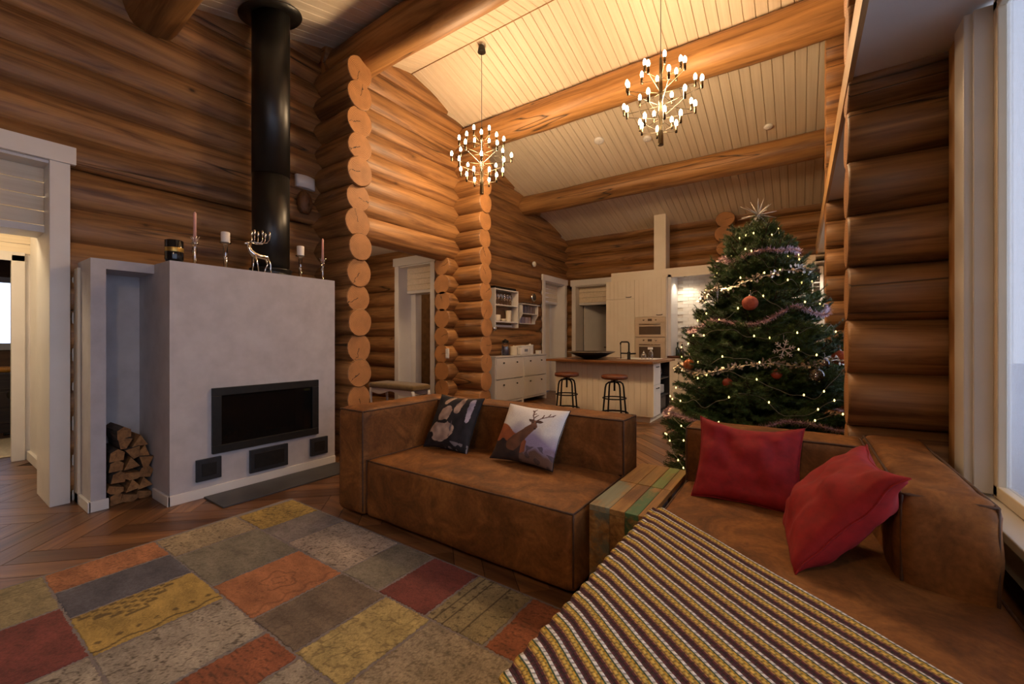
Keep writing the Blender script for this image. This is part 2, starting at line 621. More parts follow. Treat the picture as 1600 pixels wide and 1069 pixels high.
FLOOR = floor_mat()
PL, PW = .90, .15
pk = MB()
e = .0022
pk.box(e, PL - e, e, PW - e, -.012, 0)
plank = pk.mesh('floor_plank', FLOOR)
far = MB()
tones = []
cands = []
q = math.sqrt(.5)
for k in range(-130, 130):
    for m in range(-14, 14):
        for vert in (0, 1):
            u, v = k * PW + 2 * PL * m, k * PW
            if vert:
                # plank along v
                cu, cv = u + PW / 2, v + PW + PL / 2
            else:
                cu, cv = u + PL / 2, v + PW / 2
            x, y = (cu - cv) * q - 1.0, (cu + cv) * q + 2.0
            if not (-9.0 < x < .6 and -.9 < y < 9.2):
                continue
            if x < -4.7 and not ((-.6 < y < .9) or (2.6 < y < 7.2 and x > -7)):
                continue
            cands.append((x, y, vert, u, v))
FX, FYv = -math.sin(YAW), math.cos(YAW)


def seen(c):
    x, y = c[0], c[1]
    d = x * FX + y * FYv
    if d < .8:
        return 9e9
    r = x * FYv - y * FX
    if abs(r) > d * 1.32 + .4:
        return 9e9 - d
    hidden = (-2.75 < x < .6 and .5 < y < 2.8) or (-3.1 < x < -.8 and -.2 < y < 1.6) or x > .5
    return d + (40 if hidden else 0)


cands.sort(key=seen)
for i, (x, y, vert, u, v) in enumerate(cands):
    rzz = math.radians(45)
    if vert:
        o0u, o0v, rot = u + PW, v + PW, rzz + HP
    else:
        o0u, o0v, rot = u, v, rzz
    X, Y = (o0u - o0v) * q - 1.0, (o0u + o0v) * q + 2.0
    if i < 300:
        inst('floor_plank', plank, fl, (X, Y, 0), (0, 0, rot))
    else:
        ca, sa = math.cos(rot), math.sin(rot)
        n = len(far.V)
        far.box(e, PL - e, e, PW - e, -.012, 0)
        for j in range(n, n + 8):
            a = far.V[j]
            far.V[j] = (X + a[0] * ca - a[1] * sa, Y + a[0] * sa + a[1] * ca, a[2])
        tones.append(RND.random())
fo = far.build('floor_planking', FLOOR, fl)
fo['kind'] = 'stuff'
at = fo.data.attributes.new('tone', 'FLOAT', 'FACE')
at.data.foreach_set('value', [t for t in tones for _ in range(6)])


# ------------------------------------------------------------------ doorways, window
def casing_y(name, label, xf, y0, y1, z, wall_t=.42, depth_dir=-1, board=None, w=.11, lintel=2.07, mat=PAINT, boards=True):
    """door casing on a wall of constant x; opening y0..y1, faces +x"""
    d = struct(name, label, 'doorway')
    box('casing_post', mat, d, xf - .03, xf, y1, y1 + w, 0, z, .003)
    box('casing_post', mat, d, xf - .03, xf, y0 - w, y0, 0, z, .003)
    box('casing_header', mat, d, xf - .03, xf + .012, y0 - w - .03, y1 + w + .03, z, z + .13, .003)
    xi = xf - wall_t
    box('jamb_lining', mat, d, xi, xf - .03, y1, y1 + .02, 0, z)
    box('jamb_lining', mat, d, xi, xf - .03, y0 - .02, y0, 0, z)
    box('jamb_lining', mat, d, xi, xf - .03, y0, y1, z - .02, z)
    if boards:
        nb = int(round((z - .03 - lintel) / .105))
        bh = (z - .02 - lintel) / nb
        for k in range(nb):
            box('transom_board', BOARD, d, xf - .22, xf - .20, y0, y1, lintel + k * bh + .004, lintel + (k + 1) * bh, .004)
        box('lintel', mat, d, xi, xf - .2, y0, y1, lintel - .05, lintel)
    return d


d1 = casing_y('door_1', 'white cased doorway left of the fireplace', -4.475, -.40, .605, 2.52, .5, w=.105)
d2 = casing_y('door_2', 'white cased doorway on the kitchen log wall', -4.50, 7.82, 8.72, 2.47, .44, w=.1)
box('door_leaf', CREAM, d2, -4.93, -4.89, 7.84, 8.70, .01, 2.04, .003)
MB().tube([(-4.885, 7.93, 1.0), (-4.85, 7.93, 1.0), (-4.85, 8.05, 1.0)], .009, 8).build('handle', BLACKM, d2)


def casing_x(name, label, yf, x0, x1, z, wall_t=.42, w=.1, lintel=2.07, mat=PAINT):
    d = struct(name, label, 'doorway')
    box('casing_post', mat, d, x1, x1 + w, yf, yf + .03, 0, z, .003)
    box('casing_post', mat, d, x0 - w, x0, yf, yf + .03, 0, z, .003)
    box('casing_header', mat, d, x0 - w - .03, x1 + w + .03, yf - .012, yf + .03, z, z + .14, .003)
    yi = yf + wall_t
    box('jamb_lining', mat, d, x1, x1 + .02, yf + .03, yi, 0, z)
    box('jamb_lining', mat, d, x0 - .02, x0, yf + .03, yi, 0, z)
    box('jamb_lining', mat, d, x0, x1, yf + .03, yi, z - .02, z)
    nb = int(round((z - .03 - lintel) / .105))
    bh = (z - .02 - lintel) / nb
    for k in range(nb):
        box('transom_board', BOARD, d, x0, x1, yf + .20, yf + .22, lintel + k * bh + .004, lintel + (k + 1) * bh, .004)
    box('lintel', mat, d, x0, x1, yf + .2, yi, lintel - .05, lintel)
    return d


d3 = casing_x('door_3', 'white cased doorway at the end of the hall passage', 4.875, -5.74, -4.97, 2.48, .42, .1)
box('inner_jamb', PAINT, d3, -5.74, -5.62, 5.16, 5.30, 0, 2.05, .004)
box('inner_jamb', PAINT, d3, -5.03, -4.97, 5.16, 5.30, 0, 2.05, .004)
d4 = casing_x('door_4', 'white cased doorway beside the tall kitchen cabinets', 8.87, -4.30, -3.50, 2.45, .42, .1)
d4l = box('door_leaf', PAINT, d4, 0, .72, -.02, .02, .01, 2.03, .004, loc=(-4.26, 9.26, 0), rot=(0, 0, math.radians(62)))
MB().tube([(.66, -.025, 1.02), (.66, -.06, 1.02), (.56, -.06, 1.02)], .009, 8).build('handle', BLACKM, d4l)

# entry hall and the office behind the left doorway
hl = struct('wall_entry', 'white walls of the entry hall seen through the left doorway', 'wall')
box('side_wall', PAINT, hl, -6.47, -4.95, .74, .80, 0, 2.6)
box('skirting', PAINT, hl, -6.45, -5.0, .715, .74, 0, .09, .003)
box('end_wall', PAINT, hl, -6.56, -6.47, .62, .80, 0, 2.6)
box('end_wall', PAINT, hl, -6.56, -6.47, -1.6, -.26, 0, 2.6)
box('end_wall_top', PAINT, hl, -6.56, -6.47, -.26, .62, 2.05, 2.6)
for k in range(10):
    box('panel_board', BOARD, hl, -6.47, -6.455, -1.6, .74, 2.11 + k * .1 - .03, 2.205 + k * .1 - .03) if k < 5 else None
box('door_casing', PAINT, hl, -6.47, -6.445, .615, .705, 0, 2.06, .003)
box('door_casing', PAINT, hl, -6.47, -6.445, -.36, .705, 2.0, 2.09, .003)
box('near_wall', PAINT, hl, -6.56, -4.8, -1.66, -1.6, 0, 2.6)
box('hall_ceiling', PAINT, hl, -6.56, -4.8, -1.66, .8, 2.6, 2.66)
of = struct('wall_office', 'wooden walls of the far office', 'wall')
OFF = noisy('office_wall', C(92, 62, 38), C(120, 84, 52), (3, 3, 12), .6)
box('far_wall', OFF, of, -9.62, -9.55, -1.7, .3, 0, 2.6)
box('far_wall', OFF, of, -9.62, -9.55, 1.6, 2.4, 0, 2.6)
box('far_wall', OFF, of, -9.62, -9.55, .3, 1.6, 0, 1.12)
box('far_wall', OFF, of, -9.62, -9.55, .3, 1.6, 2.08, 2.6)
box('side_wall', OFF, of, -9.62, -6.5, 2.34, 2.4, 0, 2.6)
box('side_wall', OFF, of, -9.62, -6.5, -1.7, -1.64, 0, 2.6)
box('side_wall', OFF, of, -6.62, -6.56, .8, 2.4, 0, 2.6)
box('office_ceiling', PAINT, of, -9.62, -6.5, -1.7, 2.4, 2.6, 2.66)
wo = struct('window_2', 'small office window with a white frame seen through two doorways', 'window')
box('window_frame', PAINT, wo, -9.56, -9.52, .3, 1.6, 1.06, 1.16, .004)
box('window_frame', PAINT, wo, -9.56, -9.52, .3, 1.6, 2.04, 2.12, .004)
box('window_frame', PAINT, wo, -9.56, -9.52, .24, .32, 1.06, 2.12, .004)
box('window_frame', PAINT, wo, -9.56, -9.52, 1.58, 1.66, 1.06, 2.12, .004)
box('glass_pane', PANE, wo, -9.60, -9.594, .3, 1.6, 1.12, 2.08)

# passage walls behind the opening
hp = struct('wall_passage_sides', 'plain far sides of the hall passage', 'wall')
PW_ = noisy('passage_wood', C(110, 76, 46), C(140, 100, 62), (2, 9, 9), .6)
box('side_wall', PW_, hp, -6.85, -6.78, 2.6, 5.2, 0, 2.8)
box('near_wall', PW_, hp, -6.85, -4.8, 2.62, 2.70, 0, 2.8)
box('passage_ceiling', PAINT, hp, -6.85, -4.72, 2.6, 5.2, 2.75, 2.82)
# cloakroom past the passage doorway
cl = struct('wall_cloakroom', 'log wall of the cloakroom past the passage doorway', 'log wall')
log_run_x(cl, 7.2, -7.2, -4.75, .15, zmax=2.6)
box('side_wall', PW_, cl, -7.25, -7.2, 5.3, 7.2, 0, 2.7)
box('side_wall', PW_, cl, -4.86, -4.82, 5.3, 7.2, 0, 2.7)
box('cloakroom_ceiling', PAINT, cl, -7.25, -4.82, 5.2, 7.4, 2.65, 2.7)
# room past the kitchen doors
bx = struct('wall_pantry', 'plain pantry walls past the kitchen doorways', 'wall')
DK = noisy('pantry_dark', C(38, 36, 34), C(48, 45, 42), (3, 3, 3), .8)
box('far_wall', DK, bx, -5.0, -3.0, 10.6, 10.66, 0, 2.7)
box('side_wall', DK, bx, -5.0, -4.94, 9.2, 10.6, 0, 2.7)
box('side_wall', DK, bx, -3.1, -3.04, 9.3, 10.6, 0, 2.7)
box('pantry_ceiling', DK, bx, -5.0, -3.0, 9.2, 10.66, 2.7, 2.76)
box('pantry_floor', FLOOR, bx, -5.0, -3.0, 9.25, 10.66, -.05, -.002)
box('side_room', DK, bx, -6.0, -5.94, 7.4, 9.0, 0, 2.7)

# tall living room window on the right
NAT = wood('natural_pine_trim', C(186, 142, 88), C(214, 172, 116), 'z', 24, 1, .5, cracks=False, knots=False)
wn = struct('window_1', 'tall window with white frame and sill on the right', 'window')
box('trim_board', NAT, wn, .585, .66, 2.70, 2.83, .50, 2.60, .003)
box('window_casing', PAINT, wn, .575, .66, 2.565, 2.695, .48, 2.60, .004)
box('reveal_lining', PAINT, wn, .60, .685, 2.545, 2.563, .58, 2.60, .003)
SASH = noisy('sash_paint', C(222, 206, 178), C(230, 216, 190), (3, 3, 3), .4)
for y0, y1 in ((2.50, 2.545), (.02, .09), (-2.5, -2.45)):
    box('sash_frame', SASH, wn, .655, .684, y0, y1, .58, 2.60, .004)
box('sash_frame', SASH, wn, .655, .684, -2.5, 2.545, .575, .625, .004)
box('sash_frame', SASH, wn, .655, .684, -2.5, 2.545, 2.56, 2.61, .004)
box('window_sill', PAINT, wn, .565, .68, -2.5, 2.56, .535, .57, .004)
box('apron_board', PAINT, wn, .60, .64, -2.5, 2.56, .40, .535, .003)
box('glass_pane', PANE, wn, .678, .682, -2.46, 2.51, .62, 2.57)
for i, (a, b, z0, z1) in enumerate(((3.6, 4.75, .85, 2.35), (6.1, 7.6, 1.0, 2.35))):
    ww = struct('window_%d' % (3 + i), ('smaller window behind the christmas tree' if i == 0 else 'window over the kitchen end of the right wall'), 'window')
    for y0, y1, q0, q1 in ((a, a + .07, z0, z1), (b - .07, b, z0, z1), (a, b, z0, z0 + .07), (a, b, z1 - .07, z1)):
        box('window_frame', PAINT, ww, .585, .69, y0, y1, q0, q1, .004)
    box('glass_pane', PANE, ww, .68, .686, a + .05, b - .05, z0 + .05, z1 - .05)
# snow outside
SNOW = noisy('snow', C(226, 230, 240), C(240, 243, 250), (.4, .4, .4), .9, .4, bdist=.1)
gs = MB()
nx, ny = 24, 24
for i in range(nx + 1):
    for j in range(ny + 1):
        x, y = 1.1 + i * 2.5, -26 + j * 2.8
        gs.V.append((x, y, -.45 + .12 * mnoise.noise(Vector((x * .3, y * .3, 0))) + (.02 * i)))
for i in range(nx):
    for j in range(ny):
        a = i * (ny + 1) + j
        gs.face([a, a + ny + 1, a + ny + 2, a + 1], 0, True)
tag(gs.build('snow_ground', SNOW), 'snow covered ground outside the tall window', 'snow', kind='structure')
g2 = MB()
g2.box(-60, -9.7, -30, 30, -.5, -.4)
tag(g2.build('snow_field', SNOW), 'snow field outside the small office window', 'snow', kind='structure')

# ------------------------------------------------------------------ fireplace
fp = thing('fireplace', 'large white plastered fireplace with black firebox and log niche', 'fireplace', (-4.15, 1.6, 0))
fx, fy = -4.15, 1.6


def fbox(name, mat, x0, x1, y0, y1, z0, z1, bevel=0, parent=None):
    return box(name, mat, parent or fp, x0 - fx, x1 - fx, y0 - fy, y1 - fy, z0, z1, bevel)


XF = -3.785
HY0, HY1, HZ0, HZ1 = 1.42, 2.19, .375, .79
mb = MB()
for b_ in ((-4.48, XF, 1.105, HY0, 0, 1.795), (-4.48, XF, HY1, 2.42, 0, 1.795), (-4.48, XF, HY0, HY1, 0, HZ0),
           (-4.48, XF, HY0, HY1, HZ1, 1.795), (-4.48, -4.15, HY0, HY1, HZ0, HZ1)):
    mb.box(b_[0] - fx, b_[1] - fx, b_[2] - fy, b_[3] - fy, b_[4], b_[5])
mb.build('surround', PLASTER, fp)
nm = MB()
for b_ in ((-4.50, -4.115, .752, .832, 0, 1.795), (-4.50, -4.115, .832, 1.105, 1.725, 1.795), (-4.50, -4.47, .832, 1.105, 0, 1.725)):
    nm.box(b_[0] - fx, b_[1] - fx, b_[2] - fy, b_[3] - fy, b_[4], b_[5])
nm.build('log_niche', PLASTER, fp)
fbox('side_panel', CREAM, -4.535, -4.40, .735, .752, 0, 1.75, .003)
fbox('edge_strip', PAINT, -4.56, -4.53, .728, .76, 0, 1.76, .003)
fbox('skirting', PAINT, XF, XF + .014, 1.09, 2.42, 0, .075, .003)
fbox('skirting', PAINT, -4.10, XF + .014, 1.088, 1.105, 0, .075, .003)
fbox('skirting', PAINT, -4.115, -4.10, .74, .845, 0, .075, .003)
fbox('skirting', PAINT, -4.50, -4.10, .735, .752, 0, .075, .003)
# firebox door
DG = noisy('dark_firebox_frame', C(26, 25, 25), C(36, 35, 34), (20, 20, 20), .5, metallic=.4)
fr = MB()
Y0, Y1, Z0, Z1, ww_ = 1.367, 2.237, .323, .836, .062
for b_ in ((Y0, Y1, Z0, Z0 + ww_), (Y0, Y1, Z1 - ww_, Z1), (Y0, Y0 + ww_, Z0 + ww_, Z1 - ww_), (Y1 - ww_, Y1, Z0 + ww_, Z1 - ww_)):
    fr.box(XF - fx, XF + .028 - fx, b_[0] - fy, b_[1] - fy, b_[2], b_[3])
fro = fr.build('firebox_frame', DG, fp, bevel=.003)
dgm, nt, bb_ = new_mat('smoked_glass', .06, C(20, 19, 18))
bb_.inputs['Alpha'].default_value = .72
fbox('firebox_glass', dgm, XF + .006, XF + .012, Y0 + .05, Y1 - .05, Z0 + .05, Z1 - .05)
fbox('firebox_lining', noisy('sooty_lining', C(18, 16, 14), C(30, 26, 22), (9, 9, 9), .9), XF - .34, XF - .32, HY0, HY1, HZ0, HZ1)
eb = MB()
for k in range(46):
    y = HY0 + .06 + RND.random() * .42
    x = XF - .08 - RND.random() * .16
    s = RND.uniform(.008, .018)
    eb.lathe([(s * .3, -s * .7), (s, 0), (s * .3, s * .8)], (x - fx, y - fy, HZ0 + .018 + RND.random() * .035), 5)
eo = eb.build('ash_bed', noisy('ash', C(120, 92, 66), C(176, 140, 104), (30, 30, 30), .9), fp)
eo['kind'] = 'stuff'
VM = noisy('grey_vent_plate', C(38, 40, 44), C(50, 52, 58), (18, 18, 18), .45, metallic=.3)
for (y0, y1, z0, z1) in ((1.262, 1.43, .132, .298), (1.638, 1.952, .10, .292), (2.163, 2.334, .122, .285)):
    v = fbox('vent_cover', VM, XF, XF + .022, y0, y1, z0, z1, .003)
    iy = .035
    fbox('vent_slot', DG, XF + .022, XF + .026, y0 + iy, y1 - iy, z0 + iy, z1 - iy, .001, parent=v)

fl_ = thing('flue_pipe', 'wide black flue pipe rising from the fireplace to the ceiling', 'flue pipe', (-4.16, 1.995, 1.795))
MB().lathe([(.158, 0), (.158, .97)], n=36).build('lower_pipe', BLACK, fl_)
MB().lathe([(.161, .97), (.161, 2.62)], n=36).build('upper_pipe', BLACK, fl_)
MB().lathe([(.19, 0), (.19, .012), (.172, .02), (.172, .065), (.18, .07), (.18, .085), (.16, .09)], n=36).build('base_collar', BLACK, fl_)
MB().lathe([(.165, .0), (.275, .0), (.275, .012), (.165, .012)], n=40).build('ceiling_collar', BLACK, fl_, (0, 0, 2.50), (math.atan(SLOPE), 0, 0))

tag(box('hearth_plate', noisy('slate_plate', C(52, 52, 56), C(66, 66, 70), (6, 6, 6), .5, .1), None, -3.765, -3.42, 1.31, 2.42, 0, .012, .003),
    'flat dark hearth plate lying on the floor before the fireplace', 'hearth plate')

# firewood, each split log on its own
BARK = noisy('birch_bark', C(48, 40, 34), C(92, 78, 66), (9, 40, 40), .9, .8, rand=7, bdist=.01)
SPLIT = wood('split_wood', C(122, 84, 48), C(178, 130, 80), 'x', 30, 2, .8, cracks=False, knots=False)
rows = [(.045, 3), (.125, 3), (.205, 3), (.285, 3), (.365, 3), (.445, 2), (.525, 1)]
wn_ = 0
pos_words = ['against the niche post', 'in the middle', 'against the fireplace side']
row_words = ['lowest', 'second', 'third', 'fourth', 'fifth', 'sixth', 'topmost']
for ri, (z, n) in enumerate(rows):
    for k in range(n):
        wy = .86 + (k + .5) * .235 / 3 + (0 if n == 3 else .04) + RND.uniform(-.006, .006)
        if n == 1:
            wy = .925
        shp = RND.choice([0, 1, 2, 3])
        s = .046
        if shp == 0:
            P = [(-s, -s * .85), (s, -s * .8), (s * .1, s * .95)]
            bark = 0
        elif shp == 1:
            P = [(-s, -s * .5), (-s * .5, -s * .88), (s * .5, -s * .88), (s, -s * .5), (s * .9, s * .1), (-s * .9, s * .4)]
            bark = 0
        elif shp == 2:
            P = [(-s * .95, s * .8), (-s * .2, -s * .95), (s * .5, -s * .8), (s * .95, s * .85)]
            bark = 1
        else:
            P = [(-s * .9, -s * .9), (s * .8, -s * .9), (s * .98, s * .3), (s * .2, s * .95), (-s * .7, s * .5)]
            bark = 2
        m_ = MB()
        kk = len(P)
        L = RND.uniform(.30, .36)
        hi = 6
        for i in range(hi + 1):
            f = 1 + .06 * mnoise.noise(Vector((i * .7, ri * 3.1, k * 5.7)))
            for (a, b) in P:
                m_.V.append((L * i / hi, a * f, b * f))
        m_.face(list(range(kk))[::-1], 2)
        m_.face([hi * kk + i for i in range(kk)], 2)
        for i in range(hi):
            for j in range(kk):
                m_.face([i * kk + j, i * kk + (j + 1) % kk, (i + 1) * kk + (j + 1) % kk, (i + 1) * kk + j], 0 if (j + bark) % kk < max(1, kk - 2) else 1)
        o = m_.build('firewood', [BARK, SPLIT, SPLIT], None, (-4.14 - L + RND.uniform(-.012, .016), wy, z), (RND.uniform(-.25, .25), 0, RND.uniform(-.03, .03)))
        where = pos_words[k] if n == 3 else ('on the left', 'on the right')[k] if n == 2 else 'standing proud'
        tag(o, 'split firewood log, %s row of the niche stack, %s' % (row_words[ri], where), 'firewood', 'firewood stacked in the fireplace niche')

# things on the mantel
MZ = 1.795
cj = thing('candle_jar', 'dark glass candle jar with a gold band on the fireplace corner', 'candle jar', (-3.92, 1.172, MZ))
MB().lathe([(.052, .012), (.058, .03), (.058, .17), (.05, .175)], n=28).build('jar', noisy('black_glass', C(14, 16, 18), C(22, 24, 28), (4, 4, 4), .12), cj)
MB().lathe([(.0585, .085), (.0592, .09), (.0592, .112), (.0585, .117)], n=28, caps=False).build('gold_band', noisy('gold_foil', C(150, 120, 60), C(196, 160, 84), (12, 12, 6), .35, metallic=.8), cj)
for a in range(3):
    t = a * 2.1 + .5
    MB().lathe([(.007, 0), (.007, .03)], (.046 * math.cos(t), .046 * math.sin(t), 0), 8).build('foot', CHROME, cj)
CRYS = glass_mat('amber_crystal', (1, .93, .8, 1), .04, .9)
PINK = noisy('pink_wax', C(206, 150, 138), C(222, 170, 156), (9, 9, 9), .5, Subsurface_Weight=.1)
WAX = noisy('white_wax', C(232, 222, 208), C(240, 232, 220), (9, 9, 9), .5)


def taper_stick(y, top, label):
    t = thing('candlestick', label, 'candlestick', (-3.90, y, MZ), group='candlesticks on the fireplace')
    MB().lathe([(.03, 0), (.026, .006), (.011, .012), (.013, .06), (.017, .13), (.012, .165), (.026, .172), (.012, .18)], n=12).build('glass_stem', CRYS, t)
    pt = MB()
    for k in range(6):
        a = k * math.pi / 3
        pt.tube([(.011 * math.cos(a), .011 * math.sin(a), .18), (.018 * math.cos(a), .018 * math.sin(a), .205), (.03 * math.cos(a), .03 * math.sin(a), .226)], [.006, .006, .003], 5)
    pt.build('glass_petals', CRYS, t)
    cn = MB().lathe([(.011, .185), (.0105, top - MZ - .012), (.004, top - MZ)], n=14).build('candle', PINK, t)
    MB().tube([(0, 0, top - MZ), (.001, 0, top - MZ + .012)], .0014, 5).build('wick', BLACK, cn)


def pillar_stick(y, z0, z1, label):
    t = thing('candle_holder', label, 'candle holder', (-3.90, y, MZ), group='candlesticks on the fireplace')
    MB().lathe([(.032, 0), (.03, .008), (.013, .014), (.017, z0 - MZ - .015), (.04, z0 - MZ - .006), (.042, z0 - MZ)], n=14).build('glass_stem', CRYS, t)
    cn = MB().lathe([(.031, z0 - MZ), (.032, z0 - MZ + .003), (.0325, z1 - MZ - .004), (.030, z1 - MZ), (.01, z1 - MZ - .003)], n=20).build('candle', WAX, t)
    MB().tube([(0, 0, z1 - MZ - .003), (.001, 0, z1 - MZ + .008)], .0014, 5).build('wick', BLACK, cn)


taper_stick(1.297, 2.215, 'glass candlestick with tall pink taper candle beside the dark jar')
pillar_stick(1.509, 2.014, 2.10, 'glass holder with white pillar candle left of the silver deer')
pillar_stick(2.138, 2.008, 2.099, 'glass holder with white pillar candle right of the flue pipe')
taper_stick(2.362, 2.216, 'glass candlestick with pink taper at the far end of the mantel')

dr = thing('deer_candelabra', 'silver standing deer figurine with candle cups on its antlers', 'figurine', (-3.90, 1.77, MZ))
db = MB()
db.tube([(0, .075, .125), (0, .06, .145), (0, .0, .15), (0, -.045, .16), (0, -.07, .185), (0, -.085, .22), (0, -.088, .245)], [.012, .024, .021, .027, .021, .013, .011], 12)
db.tube([(0, -.078, .252), (0, -.09, .25), (0, -.108, .243), (0, -.12, .24)], [.010, .014, .009, .005], 10)
for sx in (-1, 1):
    db.tube([(sx * .006, -.082, .26), (sx * .028, -.072, .268)], [.005, .002], 6)
db.build('body', SILVER, dr)
for sx, pts in ((-1, [(-.035, .15), (-.04, .08), (-.05, 0)]), (1, [(-.04, .15), (-.018, .08), (-.008, 0)]),
                (-1, [(.06, .14), (.078, .085), (.06, .055), (.05, 0)]), (1, [(.065, .14), (.092, .085), (.09, .05), (.098, 0)])):
    MB().tube([(sx * .014, y, z) for y, z in pts], [.012] + [.006] * (len(pts) - 2) + [.004], 8).build('leg', SILVER, dr)
an = MB()
for sx in (-1, 1):
    an.tube([(sx * .004, -.078, .258), (sx * .02, -.05, .262), (sx * .035, -.01, .258), (sx * .04, .045, .268), (sx * .04, .068, .30), (sx * .04, .07, .33)], .004, 6)
    an.tube([(sx * .02, -.05, .262), (sx * .026, -.048, .285), (sx * .026, -.048, .325)], .0035, 6)
    an.tube([(sx * .035, -.01, .258), (sx * .04, .008, .28), (sx * .04, .01, .33)], .0035, 6)
an.build('antlers', SILVER, dr)
for sx in (-1, 1):
    for y, z in ((-.048, .325), (.01, .33), (.07, .33)):
        MB().lathe([(.004, 0), (.008, .004), (.0085, .042), (.007, .042)], ((.026 if y < 0 else .04) * sx, y, z), 10).build('candle_cup', SILVER, dr)

# wall mounted panel and carved face
wp = MB()
N = 8
for i in range(N + 1):
    t = i / N
    y = .0 + t * .21
    b_ = .035 + .03 * math.sin(t * math.pi)
    wp.V += [(0, y, 0), (b_, y, 0), (b_ - .006, y, .135), (0, y, .135)]
for i in range(N):
    for j in range(4):
        wp.face([i * 4 + j, i * 4 + (j + 1) % 4, i * 4 + 4 + (j + 1) % 4, i * 4 + 4 + j], 0, j == 1)
wp.face([0, 1, 2, 3][::-1])
wp.face([N * 4 + i for i in range(4)])
wpt = thing('wall_lamp', 'small white curved wall lamp on the logs right of the flue', 'wall lamp', (-4.51, 2.41, 2.875))
wp.build('shade', WHITEPL, wpt)
box('back_plate', WHITEPL, wpt, -.03, .0, .03, .18, .02, .12)
cf = MB()
rings = []
for i in range(15):
    t = i / 14
    z = .25 * t
    wv = .085 * math.sin(math.pi * (.12 + .82 * t)) ** .6
    ring = []
    for j in range(17):
        u = -1 + 2 * j / 16
        d_ = .075 * math.sqrt(max(0, 1 - u * u)) * (.4 + .6 * math.sin(math.pi * t) ** .5)
        d_ += .03 * math.exp(-((u) / .16) ** 2 - ((t - .5) / .16) ** 2)
        d_ += .014 * math.exp(-((t - .68) / .05) ** 2) * (1 - u * u)
        d_ -= .022 * (math.exp(-((u - .36) / .15) ** 2 - ((t - .6) / .045) ** 2) + math.exp(-((u + .36) / .15) ** 2 - ((t - .6) / .045) ** 2))
        d_ -= .018 * math.exp(-((u) / .38) ** 2 - ((t - .3) / .03) ** 2)
        d_ += .006 * math.sin(u * 17 + t * 20) * (t < .3 or t > .78)
        ring.append((d_, u * wv, z))
    ring += [(-.03, wv * .6, z), (-.03, -wv * .6, z)]
    rings.append(ring)
cf.ring_surface(rings)
tag(cf.build('carved_mask', wood('carved_pine', C(84, 52, 28), C(150, 104, 60), 'z', 30, 5, .6, cracks=False, knots=False), None, (-4.50, 2.51, 2.60)), 'carved wooden face mask hanging under the white wall lamp', 'carving')

# ------------------------------------------------------------------ rug, patch by patch
def rug_mat():
    m, nt, b = new_mat('patchwork_wool', .95)
    oi = nd(nt, 'ObjectInfo')
    base, alpha = oi.outputs['Color'], oi.outputs['Alpha']
    v = coords(nt, (1, 1, 1), 23)
    wear = noise(nt, coords(nt, (5, 9, 1), 23), 1, 6, .7)
    c = mixc(nt, 1.0, base, ramp(nt, wear, [(.25, (.5, .5, .52, 1)), (.5, (.95, .94, .93, 1)), (.8, (1.5, 1.48, 1.45, 1))]), 'MULTIPLY')
    l1 = math_(nt, 'ABSOLUTE', math_(nt, 'SUBTRACT', noise(nt, v, 13, 3, .6, 1.2), .5))
    line = ramp(nt, l1, [(0, WHT), (.018, BLK)])
    msk = ramp(nt, noise(nt, v, 6, 2), [(.46, BLK), (.54, WHT)])
    line = mixc(nt, 1.0, line, msk, 'MULTIPLY')
    vo = nd(nt, 'TexVoronoi', {'Vector': v, 'Scale': 34.0}, feature='DISTANCE_TO_EDGE').outputs['Distance']
    dots = mixc(nt, 1.0, ramp(nt, vo, [(.02, WHT), (.07, BLK)]), ramp(nt, noise(nt, v, 9, 2), [(.5, BLK), (.6, (.6, .6, .6, 1))]), 'MULTIPLY')
    mo = nd(nt, 'Attribute', attribute_name='motif').outputs['Fac']
    pat = math_(nt, 'MULTIPLY', math_(nt, 'MAXIMUM', math_(nt, 'MULTIPLY', math_(nt, 'MAXIMUM', line, dots), .45), mo), alpha)
    c = mixc(nt, pat, c, C(52, 40, 32))
    wv = nd(nt, 'TexWave', {'Vector': v, 'Scale': 60.0, 'Distortion': 1.5}, bands_direction='X').outputs['Fac']
    fine = noise(nt, coords(nt, (260, 120, 1), 5), 1, 2)
    c = mixc(nt, .35, c, mixc(nt, 1.0, c, ramp(nt, fine, [(.35, (.45, .45, .45, 1)), (.65, (1.5, 1.5, 1.5, 1))]), 'MULTIPLY'))
    nt.links.new(c, b.inputs['Base Color'])
    bump(nt, b, math_(nt, 'ADD', fine, math_(nt, 'MULTIPLY', wv, .4)), .5, .004)
    return m


